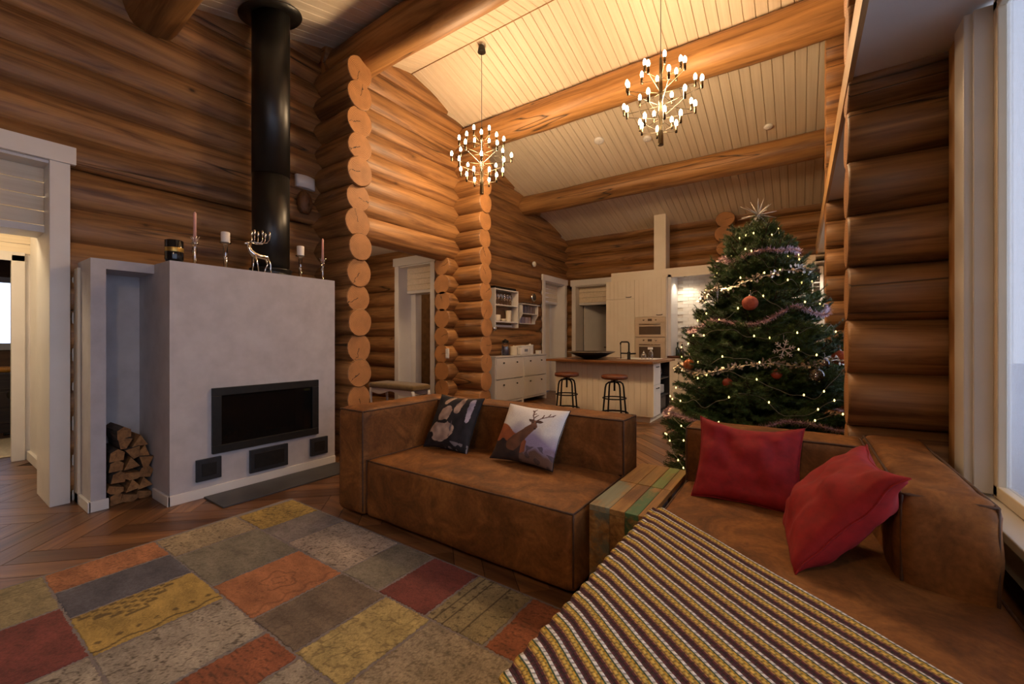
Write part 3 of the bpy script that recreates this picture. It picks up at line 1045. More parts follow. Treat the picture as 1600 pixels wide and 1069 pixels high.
RUG = rug_mat()
rug = thing('patchwork_rug', 'large patchwork rug of faded oriental pieces before the sofa', 'rug', (-2.0, .6, 0))
rx, ry = -2.0, .6
box('backing', noisy('grey_rug_seam', C(112, 104, 104), C(134, 126, 124), (60, 60, 4), .95, .5), rug, -3.20 - rx, -.78 - rx, -.5 - ry, 1.68 - ry, 0, .007)
TAN, GRN, ORG, BRN, YEL, BEI = (176, 152, 112), (136, 128, 108), (196, 114, 62), (128, 108, 88), (204, 178, 100), (176, 158, 128)
PNK, LIL, RED, OLV, BLU, CRM, RST, GLD = (186, 166, 146), (142, 130, 124), (146, 62, 54), (164, 146, 98), (92, 92, 108), (176, 164, 144), (178, 92, 52), (200, 160, 62)
strips = [
    (1.300, 1.668, [(-3.16, GLD, 1), (-2.81, LIL, .6), (-2.51, PNK, .9), (-1.965, GRN, .5), (-1.67, RED, .5), (-1.355, OLV, 1), (-1.03, RST, .8), (-.79, 0, 0)]),
    (.862, 1.288, [(-3.18, TAN, .9), (-2.86, GRN, .6), (-2.37, ORG, .5), (-1.95, BRN, .6), (-1.61, YEL, .8), (-1.31, BEI, .9), (-.79, 0, 0)]),
    (.412, .852, [(-3.19, ORG, .8), (-2.925, BLU, .4), (-2.61, GLD, .7), (-2.22, CRM, .9), (-1.82, RST, .8), (-1.57, CRM, .9), (-1.2, GRN, .6), (-.79, 0, 0)]),
    (-.04, .402, [(-3.19, OLV, .5), (-2.745, RED, .6), (-2.24, CRM, .9), (-1.75, GLD, .7), (-1.2, LIL, .6), (-.79, 0, 0)]),
    (-.49, -.05, [(-3.19, BRN, .5), (-2.6, TAN, .6), (-2.1, BLU, .5), (-1.5, ORG, .7), (-.79, 0, 0)]),
]
g_ = .007


def rug_motif(kind, y0, u, v, x, y, ph):
    """how dark the woven drawing is at (u, v) of one piece"""
    n = mnoise.noise(Vector((x * 22 + ph, y * 22, 0)))
    n2 = mnoise.noise(Vector((x * 60 + ph, y * 60, 3)))
    if kind == GLD and y0 > .4 and y0 < .5:                  # stepped medallion edge and a row of small flowers
        st = math.floor((1 - abs(v - .42) * 2.1) * 5) / 5 * .55
        if abs(u - st) < .03 and st > -.05:
            return 1.0
        if u < st:
            return 1.0 if (math.sin(u * 46) * math.sin(v * 46) > .25 or abs(math.sin(u * 23 + v * 23)) < .16) else 0.0
        if abs(u - .93 - .03 * math.sin(v * 19)) < .018:
            return 1.0
        cv = (v * 7) % 1 - .5
        return 1.0 if (math.hypot(cv / 7, (u - .78) * .9) < .028 and n2 > -.25) else 0.0
    if kind == ORG and y0 > .8:                              # drawn flower with scattered sprigs
        r, t = math.hypot((x - .0) * 1.0, y * 1.25), math.atan2(y, x)
        if abs(r - .085 - .016 * math.sin(5 * t)) < .006 or abs(r - .035 - .008 * math.sin(4 * t)) < .005:
            return .9
        if r > .12 and abs(n - .1) < .05 and n2 > .05:
            return .8
        if abs(u - .9 - .04 * math.sin(v * 26)) < .02:
            return .7
        return 0.0
    if kind == OLV:                                          # border bands
        if min(abs(u - .12), abs(u - .3), abs(u - .62)) < .012:
            return .9
        return .7 if (abs(n) < .04 and .3 < u and n2 > -.1) or (n2 > .3 and u < .3) else 0.0
    if kind in (CRM, PNK, TAN):                              # sprigs of leaves
        return .8 if (abs(n) < .05 and n2 > -.1) else .5 if (abs(n2) < .06 and n > .12) else 0.0
    if kind in (RST,):
        return .75 if abs(math.sin(y * 120 + 3 * n)) < .25 and n > -.2 else 0.0
    if kind in (YEL, GLD):
        return .6 if abs(n + .1) < .06 else .35 if n2 > .3 else 0.0
    return .5 if n2 > .32 or abs(n) < .03 else 0.0


for (y0, y1, ps) in strips:
    for (a, nx_) in zip(ps[:-1], ps[1:]):
        x0, x1 = a[0] + g_, nx_[0] - g_
        m_ = MB()
        hx, hy = (x1 - x0) / 2, (y1 - y0) / 2
        nxs, nys = max(10, int((x1 - x0) / .0065)), max(10, int((y1 - y0) / .0065))
        motif = []
        kind = a[1]
        ph = RND.uniform(0, 50)
        for i in range(nxs + 1):
            for j in range(nys + 1):
                px_, py_ = -hx + 2 * hx * i / nxs, -hy + 2 * hy * j / nys
                motif.append(rug_motif(kind, y0, i / nxs, j / nys, px_, py_, ph))
                ed = RND.uniform(-.0045, .0045) + .003 * (mnoise.noise(Vector((px_ * 20 + x0 * 9, py_ * 20, y0 * 7))))
                zz = .0085 + .0015 * mnoise.noise(Vector((px_ * 6 + x0, py_ * 6, y0)))
                if i in (0, nxs):
                    px_ += ed
                if j in (0, nys):
                    py_ += ed
                m_.V.append((px_, py_, zz))
        for i in range(nxs):
            for j in range(nys):
                q_ = i * (nys + 1) + j
                m_.face([q_, q_ + nys + 1, q_ + nys + 2, q_ + 1], 0, True)
        n_ = len(m_.V)
        # skirt so that each piece has thickness
        rim = [i * (nys + 1) for i in range(nxs + 1)] + [nxs * (nys + 1) + j for j in range(1, nys + 1)] + [i * (nys + 1) + nys for i in range(nxs - 1, -1, -1)] + [j for j in range(nys - 1, 0, -1)]
        for r_ in rim:
            vx = m_.V[r_]
            m_.V.append((vx[0], vx[1], .003))
        for i in range(len(rim)):
            j = (i + 1) % len(rim)
            m_.face([rim[i], n_ + i, n_ + j, rim[j]])
        o = m_.build('rug_patch', RUG, rug, ((x0 + x1) / 2 - rx, (y0 + y1) / 2 - ry, 0))
        ma = o.data.attributes.new('motif', 'FLOAT', 'POINT')
        ma.data.foreach_set('value', motif + [0.0] * len(rim))
        gy = sum(a[1]) / 3
        c_ = C(*[(v * .72 + gy * .28) * .93 for v in a[1]])
        o.color = (c_[0], c_[1], c_[2], a[2])

# ------------------------------------------------------------------ sofas
def suede():
    m, nt, b = new_mat('brown_suede_leather', .62)
    v = coords(nt, (1, 1, 1), 5)
    c = ramp(nt, noise(nt, v, 4.5, 8, .68, 1.0), [(.3, C(82, 50, 23)), (.5, C(118, 74, 35)), (.68, C(150, 99, 50))])
    c = mixc(nt, 1.0, c, ramp(nt, noise(nt, v, 60, 3), [(.3, (.82, .82, .82, 1)), (.7, (1.1, 1.1, 1.1, 1))]), 'MULTIPLY')
    nt.links.new(c, b.inputs['Base Color'])
    b.inputs['Specular IOR Level'].default_value = .25
    bump(nt, b, noise(nt, v, 26, 5, .6), .22, .006)
    return m


SUEDE = suede()
SEAM = noisy('seam_thread', C(62, 38, 22), C(84, 54, 32), (40, 40, 40), .7)


def block(par, name, x0, x1, y0, y1, z0, z1, r=.03, bulge=(.012, .012, .012), seed=0, wr=.006, seg=18):
    cx_, cy_ = par.location.x, par.location.y
    o = MB().softbox(((x0 + x1) / 2 - cx_, (y0 + y1) / 2 - cy_, (z0 + z1) / 2), ((x1 - x0) / 2, (y1 - y0) / 2, (z1 - z0) / 2), r, bulge, seg, wr, seed).build(name, SUEDE, par)
    k = r * .26
    sm = MB()
    a0, a1, b0, b1 = x0 + k - cx_, x1 - k - cx_, y0 + k - cy_, y1 - k - cy_
    zt = z1 - k
    path = []
    for (p, q_) in (((a0, b0), (a1, b0)), ((a1, b0), (a1, b1)), ((a1, b1), (a0, b1)), ((a0, b1), (a0, b0))):
        for i in range(12):
            t = i / 12
            f = 1 + .0
            path.append((p[0] + (q_[0] - p[0]) * t, p[1] + (q_[1] - p[1]) * t, zt + .003 * mnoise.noise(Vector((p[0] * 9 + t * 7, p[1] * 9, seed)))))
    sm.tube(path, .0055, 6, closed=True)
    for (a, b_) in ((a0, b0), (a1, b0), (a1, b1), (a0, b1)):
        sm.tube([(a, b_, zt - i * (zt - z0 - .03) / 8) for i in range(9)], .005, 6)
    sm.build('piping', SEAM, o)
    return o


sf = thing('sofa', 'brown suede sofa with one arm behind the patchwork rug', 'sofa', (-1.78, 2.24, 0))
block(sf, 'armrest', -2.71, -2.435, 1.76, 2.70, .02, .735, .035, seed=3)
block(sf, 'seat', -2.43, -.868, 1.775, 2.47, .02, .405, .035, (.006, .012, .02), 5, seg=26)
block(sf, 'backrest', -2.43, -.868, 2.455, 2.70, .02, .735, .035, (.004, .014, .012), 8, seg=26)
for x in (-2.6, -.97):
    for y in (1.86, 2.6):
        box('foot', BLACK, sf, x - .03 + 1.78, x + .03 + 1.78, y - .03 - 2.24, y + .03 - 2.24, 0, .03)

ch = thing('chaise_sofa', 'brown suede chaise with a back and a broad arm by the window', 'sofa', (0, 1.7, 0))
block(ch, 'seat', -.545, .53, .62, 2.56, .02, .42, .05, (.01, .01, .016), 12, .008, 30)
block(ch, 'backrest', -.545, .262, 2.54, 2.79, .02, .72, .035, (.006, .014, .014), 14, seg=24)
block(ch, 'armrest', .262, .50, 1.84, 2.855, .02, .725, .045, (.012, .012, .016), 17, .012, 26)
for x in (-.45, .42):
    for y in (.72, 2.7):
        box('foot', BLACK, ch, x - .03, x + .03, y - .03 - 1.7, y + .03 - 1.7, 0, .03)


# reclaimed wood side tables
def reclaimed():
    m, nt, b = new_mat('reclaimed_painted_wood', .45)
    oi = nd(nt, 'ObjectInfo').outputs['Color']
    g = noise(nt, coords(nt, (26, 1.6, 26), 19), 1, 7, .6, .8)
    base = ramp(nt, g, [(.25, C(96, 62, 30)), (.5, C(150, 108, 58)), (.75, C(186, 146, 86))])
    wr_ = ramp(nt, noise(nt, coords(nt, (7, 3, 7), 19), 1, 5, .65), [(.42, BLK), (.55, WHT)])
    c = mixc(nt, wr_, base, mixc(nt, 1.0, oi, ramp(nt, g, [(.2, (.6, .6, .6, 1)), (.8, (1.2, 1.2, 1.2, 1))]), 'MULTIPLY'))
    nt.links.new(c, b.inputs['Base Color'])
    bump(nt, b, g, .25, .003)
    return m


RECL = reclaimed()
cols = [(132, 134, 112), (112, 74, 44), (72, 112, 74), (160, 114, 60)]
cols2 = [(170, 132, 72), (150, 118, 66), (122, 142, 78), (156, 132, 74)]
for (y0, y1, cc, lb) in ((1.885, 2.293, cols, 'cube side table of painted reclaimed planks nearer the rug'), (2.298, 2.70, cols2, 'cube side table of reclaimed planks at the backs of the sofas')):
    t = thing('side_table', lb, 'side table', (-.70, (y0 + y1) / 2, 0), group='reclaimed wood cubes between the sofas')
    hx, hy = .142, (y1 - y0) / 2
    box('body', RECL, t, -hx + .014, hx - .014, -hy + .014, hy - .014, 0, .395)
    ws = [.36, .26, .22, .16]
    x = -hx
    for wv, c_ in zip(ws, cc):
        wd = wv * 2 * hx
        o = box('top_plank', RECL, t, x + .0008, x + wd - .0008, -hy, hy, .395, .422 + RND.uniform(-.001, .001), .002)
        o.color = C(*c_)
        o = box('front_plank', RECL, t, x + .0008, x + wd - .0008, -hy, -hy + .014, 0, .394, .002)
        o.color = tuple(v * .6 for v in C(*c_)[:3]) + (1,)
        x += wd


# ------------------------------------------------------------------ cushions
def pillow(name, label, c, u, v, su, sv, th, mat, seed=0, paint=None, wr=.012, n=36, droop=0.0, group=None, cat='cushion'):
    u = Vector(u).normalized()
    v = Vector(v)
    v = (v - u * v.dot(u)).normalized()
    w_ = u.cross(v)
    M = Matrix((u, v, w_)).transposed().to_4x4()
    M.translation = Vector(c)
    m_ = MB()
    colors = []
    idx = {}
    for side in (1, -1):
        for i in range(n + 1):
            for j in range(n + 1):
                a, b = -1 + 2 * i / n, -1 + 2 * j / n
                rim = i in (0, n) or j in (0, n)
                if rim and side == -1:
                    idx[(side, i, j)] = idx[(1, i, j)]
                    continue
                ea = 1 - .09 * (1 - b * b) * a * a
                eb = 1 - .09 * (1 - a * a) * b * b
                x, y = su / 2 * a * ea, sv / 2 * b * eb
                z = side * th / 2 * (max(0, 1 - a ** 2) * max(0, 1 - b ** 2)) ** .42
                wv = mnoise.noise(Vector((a * 1.6 + seed, b * 1.6, side))) + .6 * mnoise.noise(Vector((a * 3.5 + seed, b * 2.6, side * 3)))
                z += side * wr * wv * min(1, 2.2 * (1 - max(abs(a), abs(b))) + .15)
                z += wr * .7 * mnoise.noise(Vector((a * 2 + seed, b * 2, 9)))
                y -= droop * (1 - a * a) * max(0, b) ** 2
                idx[(side, i, j)] = len(m_.V)
                m_.V.append((x, y, z))
                if paint:
                    colors.append(paint((a + 1) / 2, (b + 1) / 2) if side == 1 else paint(2, 2))
        for i in range(n):
            for j in range(n):
                f = [idx[(side, i, j)], idx[(side, i + 1, j)], idx[(side, i + 1, j + 1)], idx[(side, i, j + 1)]]
                m_.face(f if side == 1 else f[::-1], 0, True)
    o = m_.build(name, mat)
    o.matrix_world = M
    if paint:
        ca = o.data.color_attributes.new('print', 'FLOAT_COLOR', 'POINT')
        for k, c_ in enumerate(colors):
            ca.data[k].color = c_
    tag(o, label, cat, group)
    rim = [m_.V[idx[(1, i, 0)]] for i in range(n)] + [m_.V[idx[(1, n, j)]] for j in range(n)] + [m_.V[idx[(1, i, n)]] for i in range(n, 0, -1)] + [m_.V[idx[(1, 0, j)]] for j in range(n, 0, -1)]
    MB().tube(rim, .003, 5, closed=True).build('edge_seam', mat, o)
    return o


def print_mat(name):
    m, nt, b = new_mat(name, .8)
    c = nd(nt, 'Attribute', attribute_name='print').outputs['Color']
    f = noise(nt, coords(nt, (1, 1, 1)), 220, 2)
    c = mixc(nt, 1.0, c, ramp(nt, f, [(.3, (.86, .86, .86, 1)), (.7, (1.08, 1.08, 1.08, 1))]), 'MULTIPLY')
    nt.links.new(c, b.inputs['Base Color'])
    bump(nt, b, f, .15, .002)
    return m


def seg_d(px, py, ax, ay, bx_, by_):
    dx, dy = bx_ - ax, by_ - ay
    t = max(0, min(1, ((px - ax) * dx + (py - ay) * dy) / (dx * dx + dy * dy + 1e-9)))
    return math.hypot(px - ax - t * dx, py - ay - t * dy), t


def lerp3(a, b, t):
    t = max(0, min(1, t))
    return tuple(a[i] + (b[i] - a[i]) * t for i in range(3)) + (1,)


def nz(u, v, s, o=0):
    return mnoise.noise(Vector((u * s + o, v * s, o * .37)))


def deer_print(u, v):
    if u > 1.5:
        return C(228, 222, 214)
    n1, n2 = nz(u, v, 4, 3), nz(u, v, 9, 8)
    sky = lerp3(C(226, 222, 212), C(240, 238, 236), v + .3 * n1)
    c = lerp3(C(150, 138, 170), sky, (v - .38 + .16 * n1 + .05 * (u - .5)) * 6)
    if v < .30 + .10 * n1:
        c = lerp3(C(104, 78, 66), c, (v - .12 + .14 * n2) * 6)
        if n2 > .18:
            c = lerp3(c, C(58, 44, 44), .7)
    # orange ground and body at the left
    g = .60 - .55 * (u - .12) + .07 * n1
    if u < .56 and v < g - .02 and v > .16 + .06 * n2:
        c = lerp3(C(176, 98, 56), C(122, 70, 44), u * 1.4 + .5 * n2)
    if u < .5 and v < .3 + .06 * n2:
        c = lerp3(C(66, 46, 40), C(40, 32, 32), n2 + .5)
    # neck, head
    d, t = seg_d(u, v, .36, .26, .60, .60)
    if d < .115 - .065 * t + .012 * n2:
        c = lerp3(C(82, 54, 40), C(128, 84, 58), .5 + n2 * .9 + (u - v) * .4)
    d, t = seg_d(u, v, .585, .665, .625, .575)
    if d < .043 - .018 * t:
        c = lerp3(C(140, 96, 74), C(104, 66, 50), t + n2 * .4)
    if math.hypot(u - .628, v - .56) < .014:
        c = C(36, 26, 26)
    for ex, ey in ((.57, .655), (.622, .66)):
        if math.hypot(u - ex, v - ey) < .009:
            c = C(24, 18, 16)
    for (ax, ay, bx_, by_) in ((.56, .68, .50, .705), (.63, .685, .72, .69)):
        d, t = seg_d(u, v, ax, ay, bx_, by_)
        if d < .024 * math.sin(math.pi * min(1, t * .75 + .25)) + .004:
            c = C(86, 58, 46)
    for (ax, ay, bx_, by_) in ((.575, .70, .53, .80), (.53, .80, .515, .90), (.515, .90, .54, .94), (.53, .80, .565, .84), (.56, .74, .60, .81), (.52, .86, .49, .90),
                               (.615, .70, .68, .76), (.68, .76, .76, .81), (.76, .81, .83, .83), (.68, .76, .69, .83), (.76, .81, .775, .87), (.80, .82, .845, .86)):
        d, t = seg_d(u, v, ax, ay, bx_, by_)
        if d < .0085:
            c = C(96, 58, 48)
    return c


def dog_print(u, v):
    if u > 1.5:
        return C(26, 24, 28)
    n1, n2 = nz(u, v, 3.5, 21), nz(u, v, 10, 5)
    c = lerp3(C(18, 17, 20), C(48, 42, 50), .5 * n2 + .35)
    # pale muzzle and cheek
    if math.hypot((u - .37) / .30, (v - .30) / .17) + .28 * n1 + .12 * n2 < 1:
        c = lerp3(C(204, 178, 160), C(160, 136, 124), .5 + n2)
    if math.hypot((u - .36 - .3 * (v - .58)) / .13, (v - .60) / .15) + .3 * n2 < 1:
        c = lerp3(C(200, 172, 150), C(150, 124, 108), .5 + n2)
    for (ax, ay, bx_, by_, w_) in ((.30, .84, .42, .96, .05), (.60, .72, .66, .95, .07)):
        d, t = seg_d(u, v, ax, ay, bx_, by_)
        if d < w_ * (1.1 - t * .5) + .02 * n2:
            c = lerp3(C(196, 168, 148), C(120, 96, 90), t * .6 + n2)
    d, t = seg_d(u, v, .88, .55, .86, .9)
    if d < .055 + .03 * n2:
        c = lerp3(C(190, 180, 196), C(96, 86, 110), .4 + n2)
    if math.hypot((u - .42) / .06, (v - .47) / .035) < 1:
        c = C(20, 18, 20)
    if math.hypot((u - .15) / .07, (v - .2) / .06) < 1 or math.hypot((u - .33) / .12, (v - .455) / .025) < 1:
        c = C(30, 24, 26)
    if v < .14 and n2 > .05 and u > .45:
        c = C(128, 120, 124)
    if abs(u - .55 - .1 * v) < .03 and n2 > 0 and v < .5:
        c = C(110, 100, 108)
    return c


PRT = print_mat('printed_cotton')
pillow('cushion', 'cushion printed with a dark husky face in the sofa corner', (-2.115, 2.315, .60), (1, .02, 0), (0, .19, .34), .42, .42, .13, PRT, 4, dog_print, .008, 110)
pillow('cushion', 'pale cushion printed with a standing stag leaning on the sofa back', (-1.445, 2.305, .60), (1, 0, -.02), (0, .21, .31), .47, .40, .13, PRT, 9, deer_print, .008, 120)
REDF = noisy('red_cotton', C(128, 8, 16), C(154, 14, 22), (30, 30, 30), .8, .25, bdist=.003)
pillow('cushion', 'flat red cushion leaning on the chaise backrest', (-.218, 2.385, .605), (1, .03, -.03), (0, .20, .33), .47, .43, .12, REDF, 31, None, .024, 40, .03)
pillow('cushion', 'plump red cushion slumped against the chaise arm', (.105, 1.955, .61), (.10, -1, .02), (.27, .0, .34), .50, .47, .19, REDF, 57, None, .028, 40, .02)


# ------------------------------------------------------------------ knitted throw
def knit():
    m, nt, b = new_mat('striped_knit', .9)
    uv = nd(nt, 'TexCoord').outputs['UV']
    sp = nd(nt, 'SeparateXYZ', {0: uv})
    u, v = sp.outputs[0], sp.outputs[1]
    fr_ = math_(nt, 'FRACT', math_(nt, 'DIVIDE', v, .05))
    c = ramp(nt, fr_, [(0, C(236, 232, 226)), (.20, C(66, 88, 58)), (.29, C(206, 170, 70)), (.44, C(222, 190, 96)), (.56, C(170, 128, 72)), (.66, C(96, 48, 58)), (.76, C(62, 28, 38)), (.9, C(100, 60, 66))], 'CONSTANT')
    st = math_(nt, 'FRACT', math_(nt, 'ADD', math_(nt, 'MULTIPLY', u, 62.0), math_(nt, 'MULTIPLY', math_(nt, 'FLOOR', math_(nt, 'MULTIPLY', v, 100.0)), .5)))
    hole = ramp(nt, math_(nt, 'ABSOLUTE', math_(nt, 'SUBTRACT', st, .5)), [(.28, BLK), (.46, WHT)])
    c = mixc(nt, math_(nt, 'MULTIPLY', hole, .6), c, C(44, 46, 34))
    rn = noise(nt, nd(nt, 'Mapping', {'Vector': uv, 'Scale': (1, 1, 1)}).outputs[0], 90, 2)
    c = mixc(nt, 1.0, c, ramp(nt, rn, [(.3, (.7, .7, .7, 1)), (.7, (1.2, 1.2, 1.2, 1))]), 'MULTIPLY')
    nt.links.new(c, b.inputs['Base Color'])
    row = math_(nt, 'PINGPONG', math_(nt, 'MULTIPLY', v, 100.0), .5)
    bump(nt, b, math_(nt, 'SUBTRACT', row, math_(nt, 'MULTIPLY', hole, .8)), .7, .006)
    return m


GREYL = noisy('grey_lining', C(92, 94, 98), C(110, 112, 116), (40, 40, 40), .9, .2)
th = MB()
th.UV = []
NA, NB = 90, 190
LA, LB = 1.36, .98
for j in range(NB + 1):
    for i in range(NA + 1):
        a, b = LA * i / NA, LB * j / NB
        x = -.525 + .79 * a - .613 * b
        y = 1.985 - .613 * a - .79 * b
        rib = .0045 * abs(math.sin(math.pi * (b + .004) / .05)) + .0015 * mnoise.noise(Vector((a * 40, b * 40, 0)))
        z = .447 + rib + .006 * mnoise.noise(Vector((x * 3, y * 3, 4)))
        nxo = 0
        over = -.545 - x
        if over > 0:
            bend_ = min(over, .08)
            z -= over - .03 * (1 - math.exp(-over / .05))
            x = -.553 - .025 * (1 - math.exp(-over / .03)) - .10 * over - rib
            z = max(z, .03)
        elif over > -.05:
            z -= .008 * (1 + over / .05) ** 2
        oy = .60 - y
        if oy > 0:
            z -= oy
            y = .595 - .02 * (1 - math.exp(-oy / .03))
            z = max(z, .03)
        th.V.append((x, y, z))
        th.UV.append((a, b))
for j in range(NB):
    for i in range(NA):
        k = j * (NA + 1) + i
        th.face([k, k + NA + 1, k + NA + 2, k + 1], 0, True)
bl = th.build('knitted_throw', [knit(), GREYL])
sm = bl.modifiers.new('thickness', 'SOLIDIFY')
sm.thickness = .006
sm.offset = -1
sm.material_offset = 1
tag(bl, 'striped knitted throw in white, gold and maroon spread over the chaise', 'throw blanket')
lc = MB()
NN = 10
for i in range(NN + 1):
    for j in range(NN + 1):
        s, t = i / NN, j / NN
        ytop, ybot = .98 + .22 * s, 1.0 + .20 * s
        fl2 = .14 * math.sin(math.pi * (.15 + .75 * s)) + .02 * math.sin(7 * s)
        x = -.572 - fl2 * 1.25 * (t ** 1.4)
        lc.V.append((x, ytop + (ybot - ytop) * t, .40 - .27 * t + .01 * math.sin(9 * s)))
for i in range(NN):
    for j in range(NN):
        k = i * (NN + 1) + j
        lc.face([k, k + NN + 1, k + NN + 2, k + 1], 0, True)
lo = lc.build('lining_corner', GREYL, bl)
s3 = lo.modifiers.new('thickness', 'SOLIDIFY')
s3.thickness = .006

# ------------------------------------------------------------------ chandeliers
BULB = emit('glowing_bulb', (1.0, .80, .52), 22)
STEEL = noisy('smoky_steel', C(84, 74, 58), C(108, 96, 76), (20, 20, 20), .25, metallic=1)
bulb_me = MB().lathe([(.004, 0), (.013, .008), (.0165, .026), (.0135, .048), (.005, .062), (.001, .065)], n=10).mesh('bulb', BULB)
TIERS = [(.25, .185), (.125, .31), (0.0, .37), (-.125, .31), (-.25, .185)]


def arm_mesh(rad):
    m_ = MB()
    m_.tube([(.016, 0, -.055), (rad * .55, 0, -.035), (rad - .012, 0, -.018), (rad, 0, -.018)], .0024, 6)
    m_.lathe([(.006, -.03), (.0115, -.026), (.0115, .036), (.009, .038)], (rad, 0, 0), 10)
    return m_.mesh('arm', STEEL)


arm_me = {r: arm_mesh(r) for _, r in TIERS}


def chandelier(label, x, y, zc, spin):
    t = thing('chandelier', label, 'chandelier', (x, y, zc), spin, 'pair of candle bulb chandeliers')
    top = ceil_z(y) - zc
    MB().lathe([(.012, .40), (.014, .33), (.017, .10), (.022, -.30), (.026, -.42), (.026, -.43)], n=14).build('stem', STEEL, t)
    MB().tube([(0, 0, .40), (0, 0, top - .05)], .0035, 6).build('cord', BLACK, t)
    MB().lathe([(.045, -.10), (.052, -.095), (.040, -.03), (.022, -.005)], (0, 0, top), 20).build('ceiling_cup', BLACK, t)
    MB().tube([(.0, 0, top - .01), (.03, 0, top + .012)], .02, 8).build('ceiling_hook', WHITEPL, t)
    for k, (z, r) in enumerate(TIERS):
        for i in range(6):
            a = math.radians(60 * i + (0 if k % 2 else 30) + 8)
            ar = inst('arm', arm_me[r], t, (0, 0, z), (0, 0, a))
            inst('bulb', bulb_me, ar, (r, 0, .036))
    ld = bpy.data.lights.new('chandelier_glow', 'POINT')
    ld.energy = CHANDELIER_W
    ld.color = (1.0, .66, .36)
    ld.shadow_soft_size = .22
    lo_ = bpy.data.objects.new('chandelier_glow', ld)
    col.objects.link(lo_)
    lo_.location = (x, y, zc)
    return t


chandelier('chandelier of thirty candle bulbs hanging nearer the fireplace', -3.26, 4.08, 3.45, 0)
chandelier('chandelier of thirty candle bulbs hanging over the sofas', -1.09, 4.08, 3.49, .30)


def lamp(name, loc, energy, color, size=.08, kind='POINT', spot=None):
    ld = bpy.data.lights.new(name, kind)
    ld.energy = energy
    ld.color = color
    ld.shadow_soft_size = size
    o = bpy.data.objects.new(name, ld)
    col.objects.link(o)
    o.location = loc
    if spot:
        ld.spot_size = spot
        ld.spot_blend = .6
    return o


# ceiling detectors
def detector(x, y, r, label):
    t = thing('smoke_detector', label, 'detector', (x, y, ceil_z(y)), group='detectors on the ceiling')
    o = MB().lathe([(r * 1.0, .0), (r * 1.05, -.008), (r, -.022), (r * .6, -.032), (r * .2, -.034)], n=20).build('housing', WHITEPL, t)
    o.rotation_euler = (-math.atan(SLOPE), 0, 0)
    MB().lathe([(r * .25, -.033), (r * .22, -.04), (.002, -.041)], n=12).build('sensor', WHITEPL, o)


detector(-2.574, 6.135, .075, 'round white smoke detector on the ceiling left of the near chandelier')
detector(-1.90, 6.36, .06, 'round white detector half hidden behind the near chandelier')
detector(-.358, 6.74, .055, 'small white detector on the ceiling above the christmas tree')

# ------------------------------------------------------------------ kitchen: shoe cabinets on the log wall
def shoe_cabinet(y0, label):
    t = thing('shoe_cabinet', label, 'cabinet', (-4.43, y0 + .44, 0), group='white cabinets along the kitchen log wall')
    d0, d1, h = -.105, .105, .92
    box('top', PAINT, t, d0, d1 + .012, -.445, .445, h - .022, h, .003)
    box('back_panel', PAINT, t, d0, d0 + .012, -.43, .43, .10, h - .022)
    for s in (-1, 1):
        box('side', PAINT, t, d0, d1, s * .43 - .012, s * .43 + .012, 0, h - .022, .002)
    box('rail', PAINT, t, d0, d1 - .004, -.42, .42, .08, .115)
    for z0, z1 in ((.122, .50), (.512, .888)):
        f = box('door', PAINT, t, d1 - .012, d1 + .006, -.415, .415, z0, z1, .003)
        for y in (-.21, .21):
            MB().lathe([(.006, 0), (.006, .012), (.016, .018), (.014, .028), (.004, .031)], n=12).build('knob', BLACKM, f, (d1 + .006, y, z1 - .09), (0, HP, 0))


shoe_cabinet(5.785, 'white two-flap shoe cabinet half hidden behind the log ends')
shoe_cabinet(6.67, 'white two-flap shoe cabinet next to the kitchen side doorway')
CZ = .92
j = thing('glass_jar', 'tall glass jar with dark lid on the white cabinets', 'jar', (-4.42, 6.22, CZ))
MB().lathe([(.065, 0), (.07, .01), (.07, .21), (.055, .235)], n=18).build('jar_body', GLASS, j)
MB().lathe([(.06, .0), (.06, .15), (.05, .155)], n=16).build('contents', noisy('blue_grey_contents', C(84, 86, 110), C(112, 112, 132), (40, 40, 40), .8), j).location = (0, 0, .012)
MB().lathe([(.06, .235), (.062, .24), (.062, .27), (.02, .285), (.02, .30), (.004, .303)], n=18).build('lid', BLACKM, j)
j = thing('canister', 'cream enamel canister beside the tall glass jar', 'canister', (-4.42, 6.49, CZ))
MB().lathe([(.07, 0), (.074, .01), (.072, .14), (.074, .15)], n=18).build('body', CREAM, j)
MB().lathe([(.076, .15), (.074, .16), (.02, .168), (.016, .18), (.003, .182)], n=18).build('lid', CREAM, j)
j = thing('bread_box', 'white enamel bread box on the white cabinets', 'bread box', (-4.42, 6.79, CZ))
MB().softbox((0, 0, .075), (.085, .165, .075), .025, seg=8).build('body', WHITEPL, j)
MB().softbox((0, 0, .16), (.08, .16, .015), .012, (0, 0, .01), seg=6).build('lid', WHITEPL, j)
box('label_plate', noisy('grey_print', C(120, 124, 134), C(150, 152, 160), (60, 60, 60), .6), j, .0855, .087, -.06, .06, .06, .11)
j = thing('canister', 'white enamel canister with lid right of the bread box', 'canister', (-4.42, 7.06, CZ))
MB().lathe([(.068, 0), (.072, .01), (.07, .165), (.073, .17)], n=18).build('body', WHITEPL, j)
MB().lathe([(.075, .17), (.07, .185), (.02, .192), (.018, .21), (.003, .213)], n=18).build('lid', WHITEPL, j)
j = thing('small_box', 'tiny white box at the end of the white cabinets', 'box', (-4.42, 7.39, CZ))
box('body', WHITEPL, j, -.04, .04, -.05, .05, 0, .05, .004)
box('lid', WHITEPL, j, -.042, .042, -.052, .052, .05, .07, .004)

